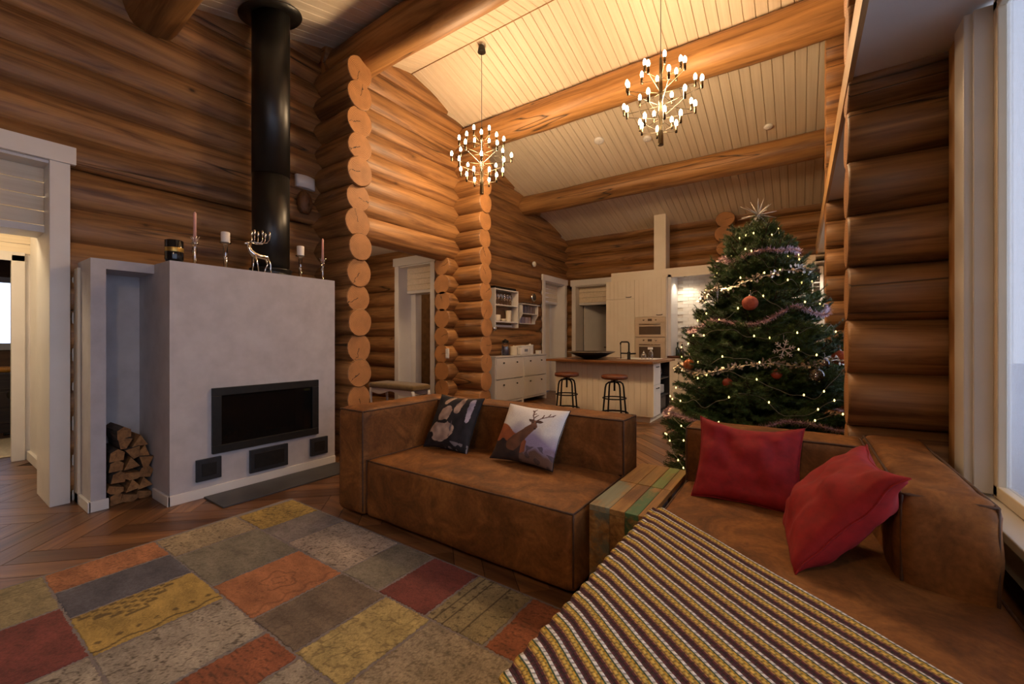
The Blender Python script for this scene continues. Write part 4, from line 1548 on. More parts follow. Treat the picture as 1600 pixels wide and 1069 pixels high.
# wall shelves
ws = thing('plate_shelf', 'white wall shelf with two tiers of glasses and mugs', 'shelf', (-4.53, 5.86, 1.52))
for z, t_ in ((.0, .02), (.30, .018), (.575, .02)):
    box('shelf_board', PAINT, ws, 0, .145, .02, .71, z, z + t_, .002)
for y in (0, .71):
    box('side', PAINT, ws, 0, .15, y, y + .02, -.09, .60, .003)
box('back', noisy('dark_shelf_back', C(96, 70, 46), C(112, 82, 54), (6, 6, 6), .7), ws, -.01, .004, .02, .71, .0, .58)
box('hook_rail', PAINT, ws, 0, .02, .02, .71, -.08, -.04, .002)
box('top_rail', BLACKM, ws, .01, .12, .02, .70, .595, .645, .01)
gm = MB().lathe([(.028, 0), (.026, .004), (.004, .008), (.004, .075), (.03, .10), (.036, .14), (.031, .185)], n=12, caps=False).mesh('bowl_glass', glass_mat('goblet_glass', (.92, .9, .88, 1), .05, .9))
for k in range(6):
    g0 = inst('wine_glass', gm, None, (-4.43, 5.935 + k * .092, 1.84))
    tag(g0, '%s stemmed glass from the left on the upper tier of the wall shelf' % ['first', 'second', 'third', 'fourth', 'fifth', 'sixth'][k], 'glass', 'glasses on the wall shelf')
j = thing('pitcher', 'tall cream pitcher on the lower tier of the wall shelf', 'pitcher', (-4.44, 6.345, 1.54))
MB().lathe([(.05, 0), (.055, .01), (.05, .12), (.062, .20), (.066, .205)], n=16).build('body', CREAM, j)
MB().tube([(0, .052, .05), (0, .09, .06), (0, .10, .12), (0, .085, .165), (0, .058, .17)], .007, 6).build('handle', CREAM, j)
j = thing('mug', 'wide cream mug on the lower tier of the wall shelf', 'mug', (-4.44, 5.985, 1.54))
MB().lathe([(.055, 0), (.068, .02), (.07, .11), (.066, .112)], n=16).build('body', CREAM, j)
MB().tube([(0, .066, .03), (0, .10, .035), (0, .10, .085), (0, .067, .09)], .007, 6).build('handle', CREAM, j)
tag(MB().lathe([(.025, 0), (.05, .02), (.055, .045), (.03, .05)], n=14).build('sugar_bowl', CREAM, None, (-4.44, 6.19, 1.54)), 'small round cream bowl between mug and pitcher', 'bowl')
j = thing('hanging_cup', 'silver cup hanging from the hook rail under the shelf', 'cup', (-4.46, 5.93, 1.36))
MB().lathe([(.02, 0), (.045, .02), (.055, .08), (.05, .082)], n=14).build('body', SILVER, j)
MB().tube([(0, 0, .08), (-.02, 0, .11), (-.03, 0, .10)], .004, 6).build('hook', BLACKM, j)
w3 = thing('spice_shelf', 'small white wall shelf with sloping sides beside the doorway', 'shelf', (-4.53, 6.72, 1.52))
for y in (.0, .58):
    MB().prism([(0, 0), (.08, 0), (.08, .06), (.15, .17), (.15, .37), (0, .37)], y, y + .016, 'y').build('side', PAINT, w3)
box('shelf_board', PAINT, w3, 0, .08, .0, .596, 0, .014)
box('shelf_board', PAINT, w3, 0, .14, .0, .596, .19, .204)
box('shelf_board', PAINT, w3, 0, .17, -.03, .63, .37, .385, .002)
for k in range(5):
    b0 = MB().box(-.03, .03, -.042, .042, 0, .135 + .01 * (k % 3)).build('spice_tin', noisy('tin_%d' % k, C(60 + 14 * k, 66 + 8 * k, 92), C(80 + 14 * k, 84 + 8 * k, 112), (20, 20, 20), .5), None, (-4.45, 6.80 + k * .105, 1.726), bevel=.004)
    tag(b0, 'dark spice tin, %s in the row of the small wall shelf' % ['leftmost', 'second', 'middle', 'fourth', 'rightmost'][k], 'tin', 'tins on the small wall shelf')
for k in range(4):
    b0 = MB().box(-.022, .022, -.045, .045, 0, .12).build('recipe_box', noisy('recipe_box_%d' % k, C(120 + 14 * k, 112 + 10 * k, 140), C(140 + 14 * k, 130 + 10 * k, 160), (20, 20, 20), .6), None, (-4.50, 6.80 + k * .115, 1.534), bevel=.003)
    tag(b0, 'lilac box, %s from the left on the bottom of the small wall shelf' % ['first', 'second', 'third', 'fourth'][k], 'box', 'boxes on the small wall shelf')
wk_ = MB()
for k in range(5):
    t_ = k * .1
    wk_.tube([(-.05 + .1 * (i % 2), t_ + i * .02, .012 + .01 * math.sin(i)) for i in range(7)], .009, 6)
tag(wk_.build('twig_bundle', BARK, None, (-4.43, 6.76, 1.905)), 'bundle of brown twigs lying on top of the small wall shelf', 'twigs')
j = thing('wall_clock', 'small round metal clock standing on the small wall shelf', 'clock', (-4.44, 7.20, 1.905))
MB().lathe([(.075, 0), (.085, .012), (.085, .03), (.07, .04)], n=24).build('case', SILVER, j, (0, 0, .155), (0, HP, 0))
MB().lathe([(.066, 0), (.066, .004)], n=24).build('dial', noisy('dark_dial', C(50, 44, 38), C(64, 56, 48), (5, 5, 5), .4), j, (.038, 0, .155), (0, HP, 0))
MB().lathe([(.03, 0), (.03, .008), (.008, .014), (.008, .075)], n=14).build('stand', SILVER, j)
box('hand', SILVER, j, .043, .046, -.003, .003, .15, .205)
j = thing('thermostat', 'round white dial thermostat high on the kitchen log wall', 'thermostat', (-4.535, 7.387, 2.766))
MB().lathe([(.055, 0), (.055, .03), (.045, .036)], n=24).build('housing', WHITEPL, j, rot=(0, HP, 0))
MB().lathe([(.036, .036), (.034, .048), (.01, .05)], n=20).build('dial', CREAM, j, rot=(0, HP, 0))
j = thing('light_switch', 'white switch plate on the end of the passage log wall', 'switch', (-4.45, 4.735, 1.0))
box('plate', WHITEPL, j, -.035, .035, -.012, 0, -.075, .075, .003)
for z in (-.035, .035):
    box('rocker', WHITEPL, j, -.022, .022, -.018, -.012, z - .026, z + .026, .002)

# bench in the passage
bn_ = thing('bench', 'white bench with curved legs and olive seat in the passage', 'bench', (-5.28, 4.50, 0))
OLIVE = noisy('olive_velvet', C(96, 76, 40), C(118, 94, 52), (12, 12, 12), .85, .2, Sheen_Weight=.3)
MB().softbox((0, 0, .475), (.53, .19, .045), .035, (0, 0, .015), 12).build('seat', OLIVE, bn_)
ap = []
for i in range(21):
    x = -.50 + i * .05
    ap.append((x, .365 + .02 * math.cos(i / 20 * 4 * math.pi) - .02 * math.cos(i / 20 * 2 * math.pi)))
for y in (-.17, .155):
    MB().prism(ap + [(.50, .432), (-.50, .432)], y, y + .018, 'y').build('apron', PAINT, bn_)
for sx in (-1, 1):
    for y in (-.16, .16):
        MB().tube([(sx * .49, y, .43), (sx * .505, y, .36), (sx * .495, y, .25), (sx * .475, y, .10), (sx * .49, y, .02), (sx * .505, y, 0)], [.026, .026, .019, .013, .016, .02], 8).build('leg', PAINT, bn_)

# coats in the cloakroom
cr = thing('coat_rail', 'white coat rail on the cloakroom logs', 'coat rail', (-5.35, 6.98, 1.78))
box('board', PAINT, cr, -.5, .5, 0, .03, -.05, .05, .004)
for k in range(5):
    MB().tube([(-.4 + k * .2, 0, .0), (-.4 + k * .2, -.05, -.01), (-.4 + k * .2, -.06, .025)], .006, 6).build('hook', BLACKM, cr)
for k, (x, c_) in enumerate(((-5.90, C(30, 30, 34)), (-5.52, C(24, 26, 34)), (-5.13, C(40, 34, 32)))):
    rings = []
    for i in range(9):
        t_ = i / 8
        wv = .06 + .12 * min(1, t_ * 3) + .03 * t_
        rings.append([(wv * math.cos(a_) * (1 + .12 * math.sin(5 * a_ + k)), .07 * math.sin(a_) * (.5 + .6 * t_), -t_ * 1.12) for a_ in [2 * math.pi * q_ / 18 for q_ in range(18)]])
    o = MB().ring_surface(rings).build('coat', noisy('coat_cloth_%d' % k, c_, tuple(v * 1.4 for v in c_[:3]) + (1,), (12, 12, 12), .9), None, (x, 6.88, 1.76))
    tag(o, ['black coat hanging at the left of the cloakroom rail', 'navy coat hanging in the middle of the cloakroom rail', 'dark brown coat hanging at the right of the cloakroom rail'][k], 'coat', 'coats on the cloakroom rail')

# office glimpsed through the left doorway
ds = thing('desk', 'dark desk under the small office window', 'desk', (-8.9, .9, 0))
DKW = wood('dark_walnut', C(38, 26, 18), C(62, 44, 30), 'y', 18, 1, .5, cracks=False, knots=False)
box('top', DKW, ds, -.4, .4, -.7, .7, .74, .78, .004)
box('drawer_unit', DKW, ds, -.35, .38, -.3, .3, 0, .74, .004)
for z in (.12, .34, .56):
    f = box('drawer', DKW, ds, .38, .395, -.28, .28, z, z + .19, .003)
    MB().tube([(.40, .07, z + .1), (.425, .07, z + .1), (.425, .07, z + .18 - .02)], .007, 6).build('handle', CHROME, f)
for y in (-.66, .66):
    box('leg', DKW, ds, -.36, .36, y - .02, y + .02, 0, .74, .004)
oc = thing('office_chair', 'black office chair in front of the far desk', 'chair', (-8.2, .98, 0))
MB().softbox((0, 0, .5), (.24, .22, .05), .04, (0, 0, .02), 8).build('seat', BLACK, oc)
MB().softbox((.0, .19, .86), (.22, .05, .30), .05, (0, .02, 0), 8).build('backrest', BLACK, oc, rot=(0, 0, 0))
MB().lathe([(.03, .06), (.03, .46)], n=12).build('column', BLACKM, oc)
for k in range(5):
    a = k * 1.2566
    MB().tube([(0, 0, .08), (.28 * math.cos(a), .28 * math.sin(a), .04)], .02, 6).build('base_leg', BLACKM, oc)
bk_ = thing('basket', 'orange lacquer tray on the far desk', 'tray', (-8.75, .80, .78))
MB().lathe([(.09, 0), (.12, .01), (.14, .07), (.13, .07), (.11, .015)], n=20).build('bowl', noisy('orange_lacquer', C(196, 130, 50), C(214, 150, 66), (6, 6, 6), .4), bk_)
tag(MB().softbox((-7.35, .45, .008), (.62, .75, .008), .006, seg=12, wr=.006, seed=2).build('shaggy_rug', noisy('cream_shag', C(196, 180, 150), C(224, 210, 184), (40, 40, 40), .95, .8, bdist=.01)), 'cream rug on the far office floor', 'rug')
lamp('hall_lamp_glow', (-5.35, -.45, 2.3), 42, (1, .76, .46), .1)
hlmp = thing('hall_ceiling_lamp', 'white flush ceiling lamp in the entry hall', 'ceiling lamp', (-5.35, -.45, 2.52))
MB().lathe([(.14, .08), (.15, .05), (.12, .01), (.02, 0)], n=24).build('shade', emit('lit_opal_glass', (1, .88, .66), 2.0), hlmp)
MB().lathe([(.155, .08), (.155, .06)], n=24).build('rim', CHROME, hlmp)
def pendant(name, label, loc, top, energy, r=.2):
    t = thing(name, label, 'lamp', loc)
    MB().lathe([(.03, .16), (r * .5, .13), (r, 0), (r * .985, 0), (r * .49, .125), (.028, .155)], n=28, caps=False).build('shade', CREAM, t)
    MB().lathe([(.001, -.01), (.035, .02), (.03, .06), (.012, .10)], n=14).build('bulb', BULB, t)
    MB().tube([(0, 0, .155), (0, 0, top - loc[2])], .003, 6).build('cord', BLACK, t)
    lamp(name + '_glow', (loc[0], loc[1], loc[2] - .03), energy, (1, .70, .42), .12)


pendant('fill_pendant', 'unseen cream pendant opposite the kitchen, added to light the log stub and sofas', (-.05, -.75, 2.70), ceil_z(-.75), 36, .26)  # unseen lamp, added to light the near log stub and the sofas
pendant('passage_fill_lamp', 'small unseen cream pendant added to brighten the hall passage', (-5.7, 3.6, 2.35), 2.75, 16, .14)  # unseen lamp, added because the passage logs stay dark without it
lamp('cloakroom_glow', (-5.6, 6.0, 2.4), 14, (1, .78, .5), .1)
clmp = thing('cloakroom_lamp', 'white flush ceiling lamp in the cloakroom', 'ceiling lamp', (-5.6, 6.0, 2.57))
MB().lathe([(.14, .08), (.15, .05), (.12, .01), (.02, 0)], n=24).build('shade', bpy.data.materials['lit_opal_glass'], clmp)
MB().lathe([(.155, .08), (.155, .06)], n=24).build('rim', CHROME, clmp)

# ------------------------------------------------------------------ kitchen: island, stools
isl = thing('kitchen_island', 'cream kitchen island with vertical board panels', 'island', (-2.52, 6.6, 0))
ix, iy = -2.52, 6.6


def ibox(name, mat, x0, x1, y0, y1, z0, z1, bevel=0, parent=None):
    return box(name, mat, parent or isl, x0 - ix, x1 - ix, y0 - iy, y1 - iy, z0, z1, bevel)


ibox('carcass', CREAM, -3.31, -1.77, 6.14, 6.53, .085, .862)
ibox('carcass', CREAM, -3.31, -2.2, 6.53, 7.08, .085, .862)
ibox('plinth', CREAM, -3.27, -1.80, 6.17, 7.05, 0, .085)
npan = 17
for k in range(npan):
    wv = (3.325 - 1.735) / npan
    ibox('panel_board', CREAM, -3.325 + k * wv + .001, -3.325 + (k + 1) * wv - .001, 6.118, 6.14, .085, .865, .003)
for z0, z1 in ((.09, .545), (.55, .86)):
    f = ibox('door', PAINT, -1.77, -1.745, 6.142, 6.525, z0, z1, .003)
    MB().tube([(-1.745 - ix, 6.28 - iy, z1 - .05), (-1.722 - ix, 6.285 - iy, z1 - .05), (-1.722 - ix, 6.385 - iy, z1 - .05), (-1.745 - ix, 6.39 - iy, z1 - .05)], .006, 6).build('handle', BLACKM, f)
DKS = noisy('dark_shelf_paint', C(36, 34, 33), C(46, 43, 41), (4, 4, 4), .6)
ibox('shelf_back', DKS, -2.2, -2.17, 6.53, 7.08, .085, .862)
ibox('shelf_side', DKS, -2.17, -1.75, 7.05, 7.08, .085, .862)
ibox('shelf_side', DKS, -2.17, -1.77, 6.53, 6.545, .085, .862)
for z in (.085, .33, .60):
    ibox('shelf_board', DKS, -2.17, -1.76, 6.545, 7.05, z, z + .018)
for k in range(3):
    tag(MB().lathe([(.04, 0), (.04, .13), (.03, .14), (.03, .16)], n=12).build('storage_jar', GLASS if k else WHITEPL, None, (-1.86, 6.62 + k * .13, .618)), 'storage jar on the upper island shelf, %s of three' % ['left', 'middle', 'right'][k], 'jar', 'jars on the island shelf')
tag(MB().softbox((-1.95, 6.79, .23), (.16, .22, .115), .015, seg=6).build('wicker_basket', noisy('dark_wicker', C(60, 52, 46), C(84, 74, 64), (60, 60, 60), .8, .5)), 'dark wicker basket on the bottom island shelf', 'basket')
tag(MB().softbox((-1.95, 6.79, .425), (.14, .2, .07), .015, seg=6).build('linen_stack', noisy('grey_linen', C(150, 146, 140), C(176, 172, 166), (20, 20, 50), .9)), 'folded grey linen on the middle island shelf', 'linen')
WT = wood('oak_worktop', C(116, 74, 40), C(164, 112, 64), 'x', 18, 1, .35, cracks=False, knots=False)
tag(box('worktop', WT, None, -3.40, -1.69, 5.92, 7.19, .866, .900, .004), 'oiled oak worktop of the kitchen island', 'worktop')
box('sink_rim', WHITEPL, bpy.data.objects['worktop'], -2.45, -1.85, 6.55, 7.05, .8995, .906, .002)
WZ = .9
bw = thing('bowl', 'wide shallow black bowl on the island worktop', 'bowl', (-2.80, 6.35, WZ))
MB().lathe([(.10, 0), (.12, .004), (.24, .05), (.39, .115), (.385, .118), (.23, .06), (.10, .02), (.004, .016)], n=32).build('body', BLACK, bw)
MB().lathe([(.382, .1125), (.392, .115), (.386, .119)], n=32, caps=False).build('rim', noisy('worn_rim', C(190, 170, 140), C(210, 190, 160), (9, 9, 9), .5), bw)
fc = thing('faucet', 'black kitchen faucet with square spout on the island', 'faucet', (-2.22, 6.48, WZ))
MB().lathe([(.03, 0), (.026, .01), (.024, .12)], n=14).build('body', BLACKM, fc)
MB().tube([(0, 0, .1), (.0, 0, .25), (-.012, 0, .27), (-.03, 0, .275), (-.12, 0, .275), (-.135, 0, .26), (-.135, 0, .235)], .012, 10).build('spout', BLACKM, fc)
MB().tube([(-.135, 0, .235), (-.13, 0, .01)], .008, 8).build('hose', BLACKM, fc)
MB().tube([(0, 0, .09), (.11, 0, .095)], .012, 8).build('lever', BLACKM, fc)
MB().tube([(-.13, 0, .095), (0, 0, .095)], .01, 8).build('bracket', BLACKM, fc)
sp_ = thing('spray_bottle', 'clear spray bottle beside the island faucet', 'bottle', (-1.92, 6.62, WZ + .006))
MB().lathe([(.032, 0), (.034, .01), (.034, .10), (.014, .13), (.014, .15)], n=14).build('bottle_body', GLASS, sp_)
box('spray_head', WHITEPL, sp_, -.045, .03, -.015, .015, .15, .185, .006)
sb_ = thing('soap_bottle', 'short clear soap bottle beside the spray bottle', 'bottle', (-2.03, 6.62, WZ + .006))
MB().lathe([(.036, 0), (.038, .01), (.038, .075), (.015, .09)], n=14).build('bottle_body', GLASS, sb_)
MB().lathe([(.014, .09), (.014, .105), (.005, .108), (.005, .125)], n=10).build('pump', WHITEPL, sb_)


def stool(x, y, rz, label):
    t = thing('bar_stool', label, 'bar stool', (x, y, 0), rz, 'bar stools at the island')
    SE = bpy.data.materials.get('stool_seat_wood') or wood('stool_seat_wood', C(92, 48, 26), C(134, 76, 44), 'x', 20, 2, .4, cracks=False, knots=False)
    MB().lathe([(.16, .665), (.178, .672), (.182, .69), (.178, .715), (.16, .722), (.02, .724)], n=28).build('seat', SE, t)
    MB().lathe([(.05, .645), (.05, .665)], n=16).build('swivel_plate', BLACKM, t)
    MB().lathe([(.014, .50), (.014, .65)], n=10).build('screw', BLACKM, t)
    for k in range(4):
        a = math.radians(45 + 90 * k)
        c_, s_ = math.cos(a), math.sin(a)
        pts = [(.02, .625), (.09, .62), (.128, .595), (.142, .55), (.155, .42), (.175, .22), (.185, .15), (.20, .09), (.235, .03), (.26, 0.012)]
        MB().tube([(r_ * c_, r_ * s_, z_) for r_, z_ in pts], .012, 8).build('leg', BLACKM, t)
    for r_, z_ in ((.158, .40), (.182, .195)):
        MB().tube([(r_ * math.cos(2 * math.pi * i / 28), r_ * math.sin(2 * math.pi * i / 28), z_) for i in range(28)], .009 if z_ > .3 else .012, 8, closed=True).build('foot_ring' if z_ < .3 else 'brace_ring', BLACKM, t)


stool(-2.87, 5.62, .25, 'round wooden bar stool on black steel legs, left of the two')
stool(-2.13, 5.62, .1, 'round wooden bar stool on black steel legs, right of the two')

# ------------------------------------------------------------------ kitchen back wall units
KY = 8.33


def handle(par, x, z, y=KY, w_=.11):
    MB().tube([(x - w_ / 2, y, z), (x - w_ / 2 + .01, y - .024, z - .008), (x, y - .028, z - .012), (x + w_ / 2 - .01, y - .024, z - .008), (x + w_ / 2, y, z)], .006, 6).build('handle', BLACKM, par)


def grooved(par, name, x0, x1, z0, z1, n):
    d_ = box(name, CREAM, par, x0 + .002, x1 - .002, KY + .006, KY + .022, z0 + .002, z1 - .002)
    wv = (x1 - x0 - .004) / n
    for k in range(n):
        box('door_board', CREAM, d_, x0 + .002 + k * wv + .0012, x0 + .002 + (k + 1) * wv - .0012, KY, KY + .006, z0 + .002, z1 - .002, .002)
    return d_


tc = thing('tall_cabinet', 'tall cream cabinet with grooved doors beside the kitchen doorway', 'cabinet')
box('carcass', CREAM, tc, -3.34, -2.735, KY + .022, 8.86, .08, 2.41)
box('plinth', CREAM, tc, -3.34, -2.735, KY + .06, 8.86, 0, .08)
d_ = grooved(tc, 'door', -3.34, -2.735, 2.035, 2.41, 7)
handle(d_, -2.86, 2.075)
d_ = grooved(tc, 'door', -3.34, -2.735, .09, 2.03, 7)
oc_ = thing('oven_cabinet', 'tall cream cabinet holding two built-in ovens', 'cabinet')
box('carcass', CREAM, oc_, -2.735, -2.125, KY + .022, 8.86, .08, 2.41)
box('plinth', CREAM, oc_, -2.735, -2.125, KY + .06, 8.86, 0, .08)
box('end_panel', PAINT, oc_, -2.125, -2.10, KY, 8.86, 0, 2.41)
d_ = grooved(oc_, 'door', -2.735, -2.125, 1.655, 2.41, 7)
handle(d_, -2.25, 1.70)
d_ = grooved(oc_, 'door', -2.735, -2.125, .09, .62, 7)
OVM = noisy('beige_oven_enamel', C(200, 180, 152), C(212, 194, 168), (6, 6, 6), .3)
OVG = noisy('brown_oven_glass', C(84, 72, 60), C(98, 84, 70), (3, 3, 3), .12)
for z0, z1, lb in ((1.26, 1.65, 'upper built-in microwave oven with a wide window'), (.64, 1.25, 'lower built-in oven with a row of knobs')):
    ov = thing('built_in_oven', lb, 'oven', (-2.43, KY, z0), group='ovens in the tall cabinet')
    h = z1 - z0
    box('housing', OVM, ov, -.297, .297, -.004, .02, 0, h, .003)
    box('control_panel', OVM, ov, -.295, .295, -.016, -.004, h - .10, h - .004, .003)
    dr_ = box('door', OVM, ov, -.295, .295, -.022, -.004, .006, h - .108, .004)
    box('door_window', OVG, dr_, -.21, .21, -.026, -.022, .05, h - .18, .002)
    MB().tube([(-.20, -.022, h - .135), (-.20, -.05, h - .135), (.20, -.05, h - .135), (.20, -.022, h - .135)], .008, 8).build('door_handle', CHROME, dr_)
    box('display', OVG, ov, -.04, .04, -.018, -.016, h - .075, h - .03)
    for x in (-.12, .12):
        MB().lathe([(.018, 0), (.016, .018), (.003, .02)], n=14).build('knob', CHROME, ov, (x, -.016, h - .052), (HP, 0, 0))
bf = struct('trim_bulkhead', 'cream fascia board running above the kitchen cabinets', 'fascia')
box('fascia', CREAM, bf, -3.24, .21, 8.36, 8.385, 2.41, 2.585, .003)
box('bulkhead_top', CREAM, bf, -3.24, .60, 8.385, 8.92, 2.56, 2.585)
box('niche_ceiling', PAINT, bf, -2.10, .60, 8.385, 8.92, 2.46, 2.48)
box('end_wall', PAINT, bf, -2.10, -2.04, 8.36, 8.9, .9, 2.46)
dc = struct('trim_duct', 'white boxed duct rising from the cabinets to the ceiling', 'duct')
box('duct_box', CREAM, dc, -2.39, -2.16, 8.45, 8.75, 2.585, 3.68, .003)
# base units
x = -2.10
nm_ = ['narrow cream base cabinet beside the ovens', 'cream drawer cabinet left of the tree', 'cream base cabinet behind the tree', 'cream base cabinet right behind the tree', 'cream corner base cabinet by the log stub']
for wv, lb in zip((.2, .6, .6, .6, .6), nm_):
    c_ = thing('base_cabinet', lb, 'cabinet', group='cream base cabinets along the back wall')
    box('carcass', CREAM, c_, x, x + wv, KY + .022, 8.86, .09, .862)
    box('plinth', noisy('plinth_grey', C(150, 138, 120), C(162, 150, 132), (4, 4, 4), .5) if 'plinth_grey' not in bpy.data.materials else bpy.data.materials['plinth_grey'], c_, x, x + wv, KY + .06, 8.86, 0, .09)
    if wv > .3:
        for z0, z1 in ((.09, .48), (.485, .86)):
            d_ = grooved(c_, 'drawer', x, x + wv, z0, z1, 6)
            handle(d_, x + wv / 2, z1 - .05)
    else:
        grooved(c_, 'door', x, x + wv, .09, .86, 2)
    x += wv
DWT = wood('dark_oak_counter', C(66, 36, 20), C(104, 62, 36), 'x', 18, 1, .3, cracks=False, knots=False)
tag(box('countertop', DWT, None, -2.10, .60, KY - .02, 8.9, .863, .895, .003), 'dark wooden countertop along the kitchen back wall', 'countertop')
# white brick backsplash
bs = struct('wall_backsplash', 'white brick tile backsplash lit from above', 'wall')
box('grout', noisy('white_grout', C(214, 204, 190), C(222, 214, 200), (9, 9, 9), .8), bs, -2.04, .60, 8.895, 8.91, .895, 2.46)
BRK = noisy('white_brick', C(232, 226, 216), C(242, 238, 230), (12, 12, 12), .35, .3, rand=5)
bw_, bh_ = .205, .068
bme = MB().box(.002, bw_ - .003, -.011, 0, .002, bh_ - .003).mesh('brick', BRK)
r_ = 0
z = .897
while z < 2.40:
    xx = -2.04 - (bw_ / 2 if r_ % 2 else 0)
    while xx < .42:
        if xx > -2.05 or r_ % 2 == 0:
            inst('brick', bme, bs, (xx, 8.895, z))
        xx += bw_
    z += bh_
    r_ += 1
# glass fronted wall cabinets on the right
for gx, lb in ((-.26, 'white glazed wall cabinet touching the tree'), (.03, 'white glazed wall cabinet beside the log stub')):
    g = thing('glass_cabinet', lb, 'cabinet', (gx, 8.56, 1.45), group='glazed kitchen wall cabinets')
    W_, H_ = .285, .97
    box('back', PAINT, g, 0, W_, .31, .325, 0, H_)
    for a, b in ((0, .016), (W_ - .016, W_)):
        box('side', PAINT, g, a, b, 0, .31, 0, H_)
    for z in (0, .32, .63, H_ - .016):
        box('shelf_board', PAINT, g, .016, W_ - .016, .02, .31, z, z + .016)
    dr_ = MB()
    dr_.box(0, .045, -.018, 0, 0, H_).box(W_ - .045, W_, -.018, 0, 0, H_).box(.045, W_ - .045, -.018, 0, 0, .05).box(.045, W_ - .045, -.018, 0, H_ - .05, H_)
    dr_.box(W_ / 2 - .009, W_ / 2 + .009, -.018, 0, .05, H_ - .05)
    for k in range(1, 4):
        zz = .05 + k * (H_ - .1) / 4
        dr_.box(.045, W_ - .045, -.018, 0, zz - .009, zz + .009)
    do = dr_.build('door_frame', PAINT, g)
    for ix_ in range(2):
        for k in range(4):
            x0_ = .045 + ix_ * (W_ / 2 - .036)
            zz = .05 + k * (H_ - .1) / 4
            box('pane', GLASS, do, x0_, x0_ + W_ / 2 - .054, -.011, -.008, zz + .009, zz + (H_ - .1) / 4 - .009)
    for z in (.016, .336, .646):
        for k in range(3):
            o = inst('wine_glass', gm, None, (gx + .06 + k * .08, 8.70, 1.45 + z), scale=(.85, .85, .95))
            tag(o, 'stemmed glass, %s on the %s board inside the %s' % (['left', 'middle', 'right'][k], {.016: 'bottom', .336: 'middle', .646: 'upper'}[z], lb[6:]), 'glass', 'glasses in the glazed cabinets')
# utensil rail with knives
ur = thing('utensil_rail', 'black utensil rail with hooks on the brick backsplash', 'rail', (-1.97, 8.86, 1.45))
MB().tube([(0, 0, 0), (.95, 0, 0)], .007, 8).build('bar', BLACKM, ur)
for x in (.04, .9):
    MB().tube([(x, .035, 0), (x, 0, 0)], .012, 8).build('bracket', BLACKM, ur)
for k in range(7):
    MB().tube([(.10 + k * .11, 0, .008), (.10 + k * .11, -.012, 0), (.10 + k * .11, -.01, -.05), (.10 + k * .11, -.02, -.07)], .0035, 6).build('hook', BLACKM, ur)
for k, x in enumerate((-1.76, -1.43)):
    kn = thing('knife', ['broad kitchen knife hanging nearer the ovens', 'broad kitchen knife hanging next to the tree'][k], 'knife', (x, 8.84, 1.09), group='knives on the utensil rail')
    MB().prism([(-.03, .0), (.03, .04), (.03, .22), (-.03, .22)], -.002, .002, 'y').build('blade', SILVER, kn)
    box('grip', BLACK, kn, -.012, .012, -.008, .008, .22, .31, .004)
for k, (x, h_, lb) in enumerate(((-1.98, .24, 'dark green bottle next to the oven cabinet'), (-1.90, .20, 'brown bottle on the counter by the ovens'))):
    b_ = thing('bottle', lb, 'bottle', (x, 8.62, .895))
    MB().lathe([(.035, 0), (.038, .01), (.038, h_ * .6), (.014, h_ * .75), (.014, h_)], n=14).build('bottle_body', noisy('bottle_glass_%d' % k, C(40 + 20 * k, 48, 40), C(54 + 24 * k, 62, 50), (5, 5, 5), .15), b_)
    MB().lathe([(.016, h_), (.016, h_ + .025)], n=10).build('cap', BLACKM, b_)
kb = thing('knife_block', 'dark knife block bristling with handles on the counter', 'knife block', (-1.60, 8.62, .895))
MB().prism([(-.07, 0), (.07, 0), (.05, .2), (-.09, .24)], -.05, .05, 'y').build('block', DKW, kb)
for k in range(6):
    MB().tube([(-.06 + k * .02, -.03 + .03 * (k % 3), .21), (-.09 + k * .035, -.03 + .03 * (k % 3), .33)], .009, 6).build('knife_handle', BLACK, kb)
# downlights; the last two in the soffit are added to brighten the kitchen
for k, (x, y, z, e) in enumerate(((-1.85, 8.62, 2.44, 6), (-.9, 8.62, 2.44, 5), (.02, 8.50, 2.44, 5), (.42, 8.0, 2.60, 18), (.42, 6.9, 2.60, 18), (.42, 5.9, 2.60, 16))):
    t = thing('downlight', ['recessed downlight over the brick backsplash', 'recessed downlight behind the tree top', 'recessed downlight above the glazed cabinets', 'recessed soffit downlight nearest the glazed cabinets', 'middle soffit downlight, unseen and added to brighten the kitchen', 'unseen soffit downlight added just past the log stub to brighten the kitchen'][k], 'downlight', (x, y, z), group='kitchen downlights')
    MB().lathe([(.045, .02), (.045, .0), (.036, -.002), (.036, .015)], n=20).build('ring', CHROME, t)
    MB().lathe([(.034, .012), (.034, .008)], n=16).build('lens', emit('downlight_lens', (1, .9, .74), 25) if k == 0 else bpy.data.materials['downlight_lens'], t)
    lamp('downlight_glow', (x, y, z - .02), e * 2.2, (1, .86, .66), .04, 'SPOT', math.radians(125))

# ------------------------------------------------------------------ christmas tree
TX, TY = -.28, 3.92
TR = random.Random(5)
PROF = [(.12, .66), (.345, .70), (.60, .67), (.86, .61), (1.117, .54), (1.37, .45), (1.63, .36), (1.89, .25), (2.06, .12), (2.15, .05)]


def tree_r(z):
    if z <= PROF[0][0]:
        return PROF[0][1]
    for (a, ra), (b, rb) in zip(PROF[:-1], PROF[1:]):
        if z <= b:
            return ra + (rb - ra) * (z - a) / (b - a)
    return .04


def needles_mat():
    m, nt, b = new_mat('fir_needles', .55)
    oi = nd(nt, 'ObjectInfo').outputs['Random']
    c = ramp(nt, oi, [(0, C(58, 88, 46)), (.5, C(80, 110, 58)), (1, C(100, 126, 68))])
    c = mixc(nt, 1.0, c, ramp(nt, noise(nt, coords(nt, (1, 1, 1), 7), 14, 2), [(.3, (.6, .6, .6, 1)), (.7, (1.35, 1.35, 1.2, 1))]), 'MULTIPLY')
    nt.links.new(c, b.inputs['Base Color'])
    return m


NEED = needles_mat()
TWIG = noisy('fir_bark', C(58, 44, 30), C(84, 64, 44), (30, 30, 30), .9)


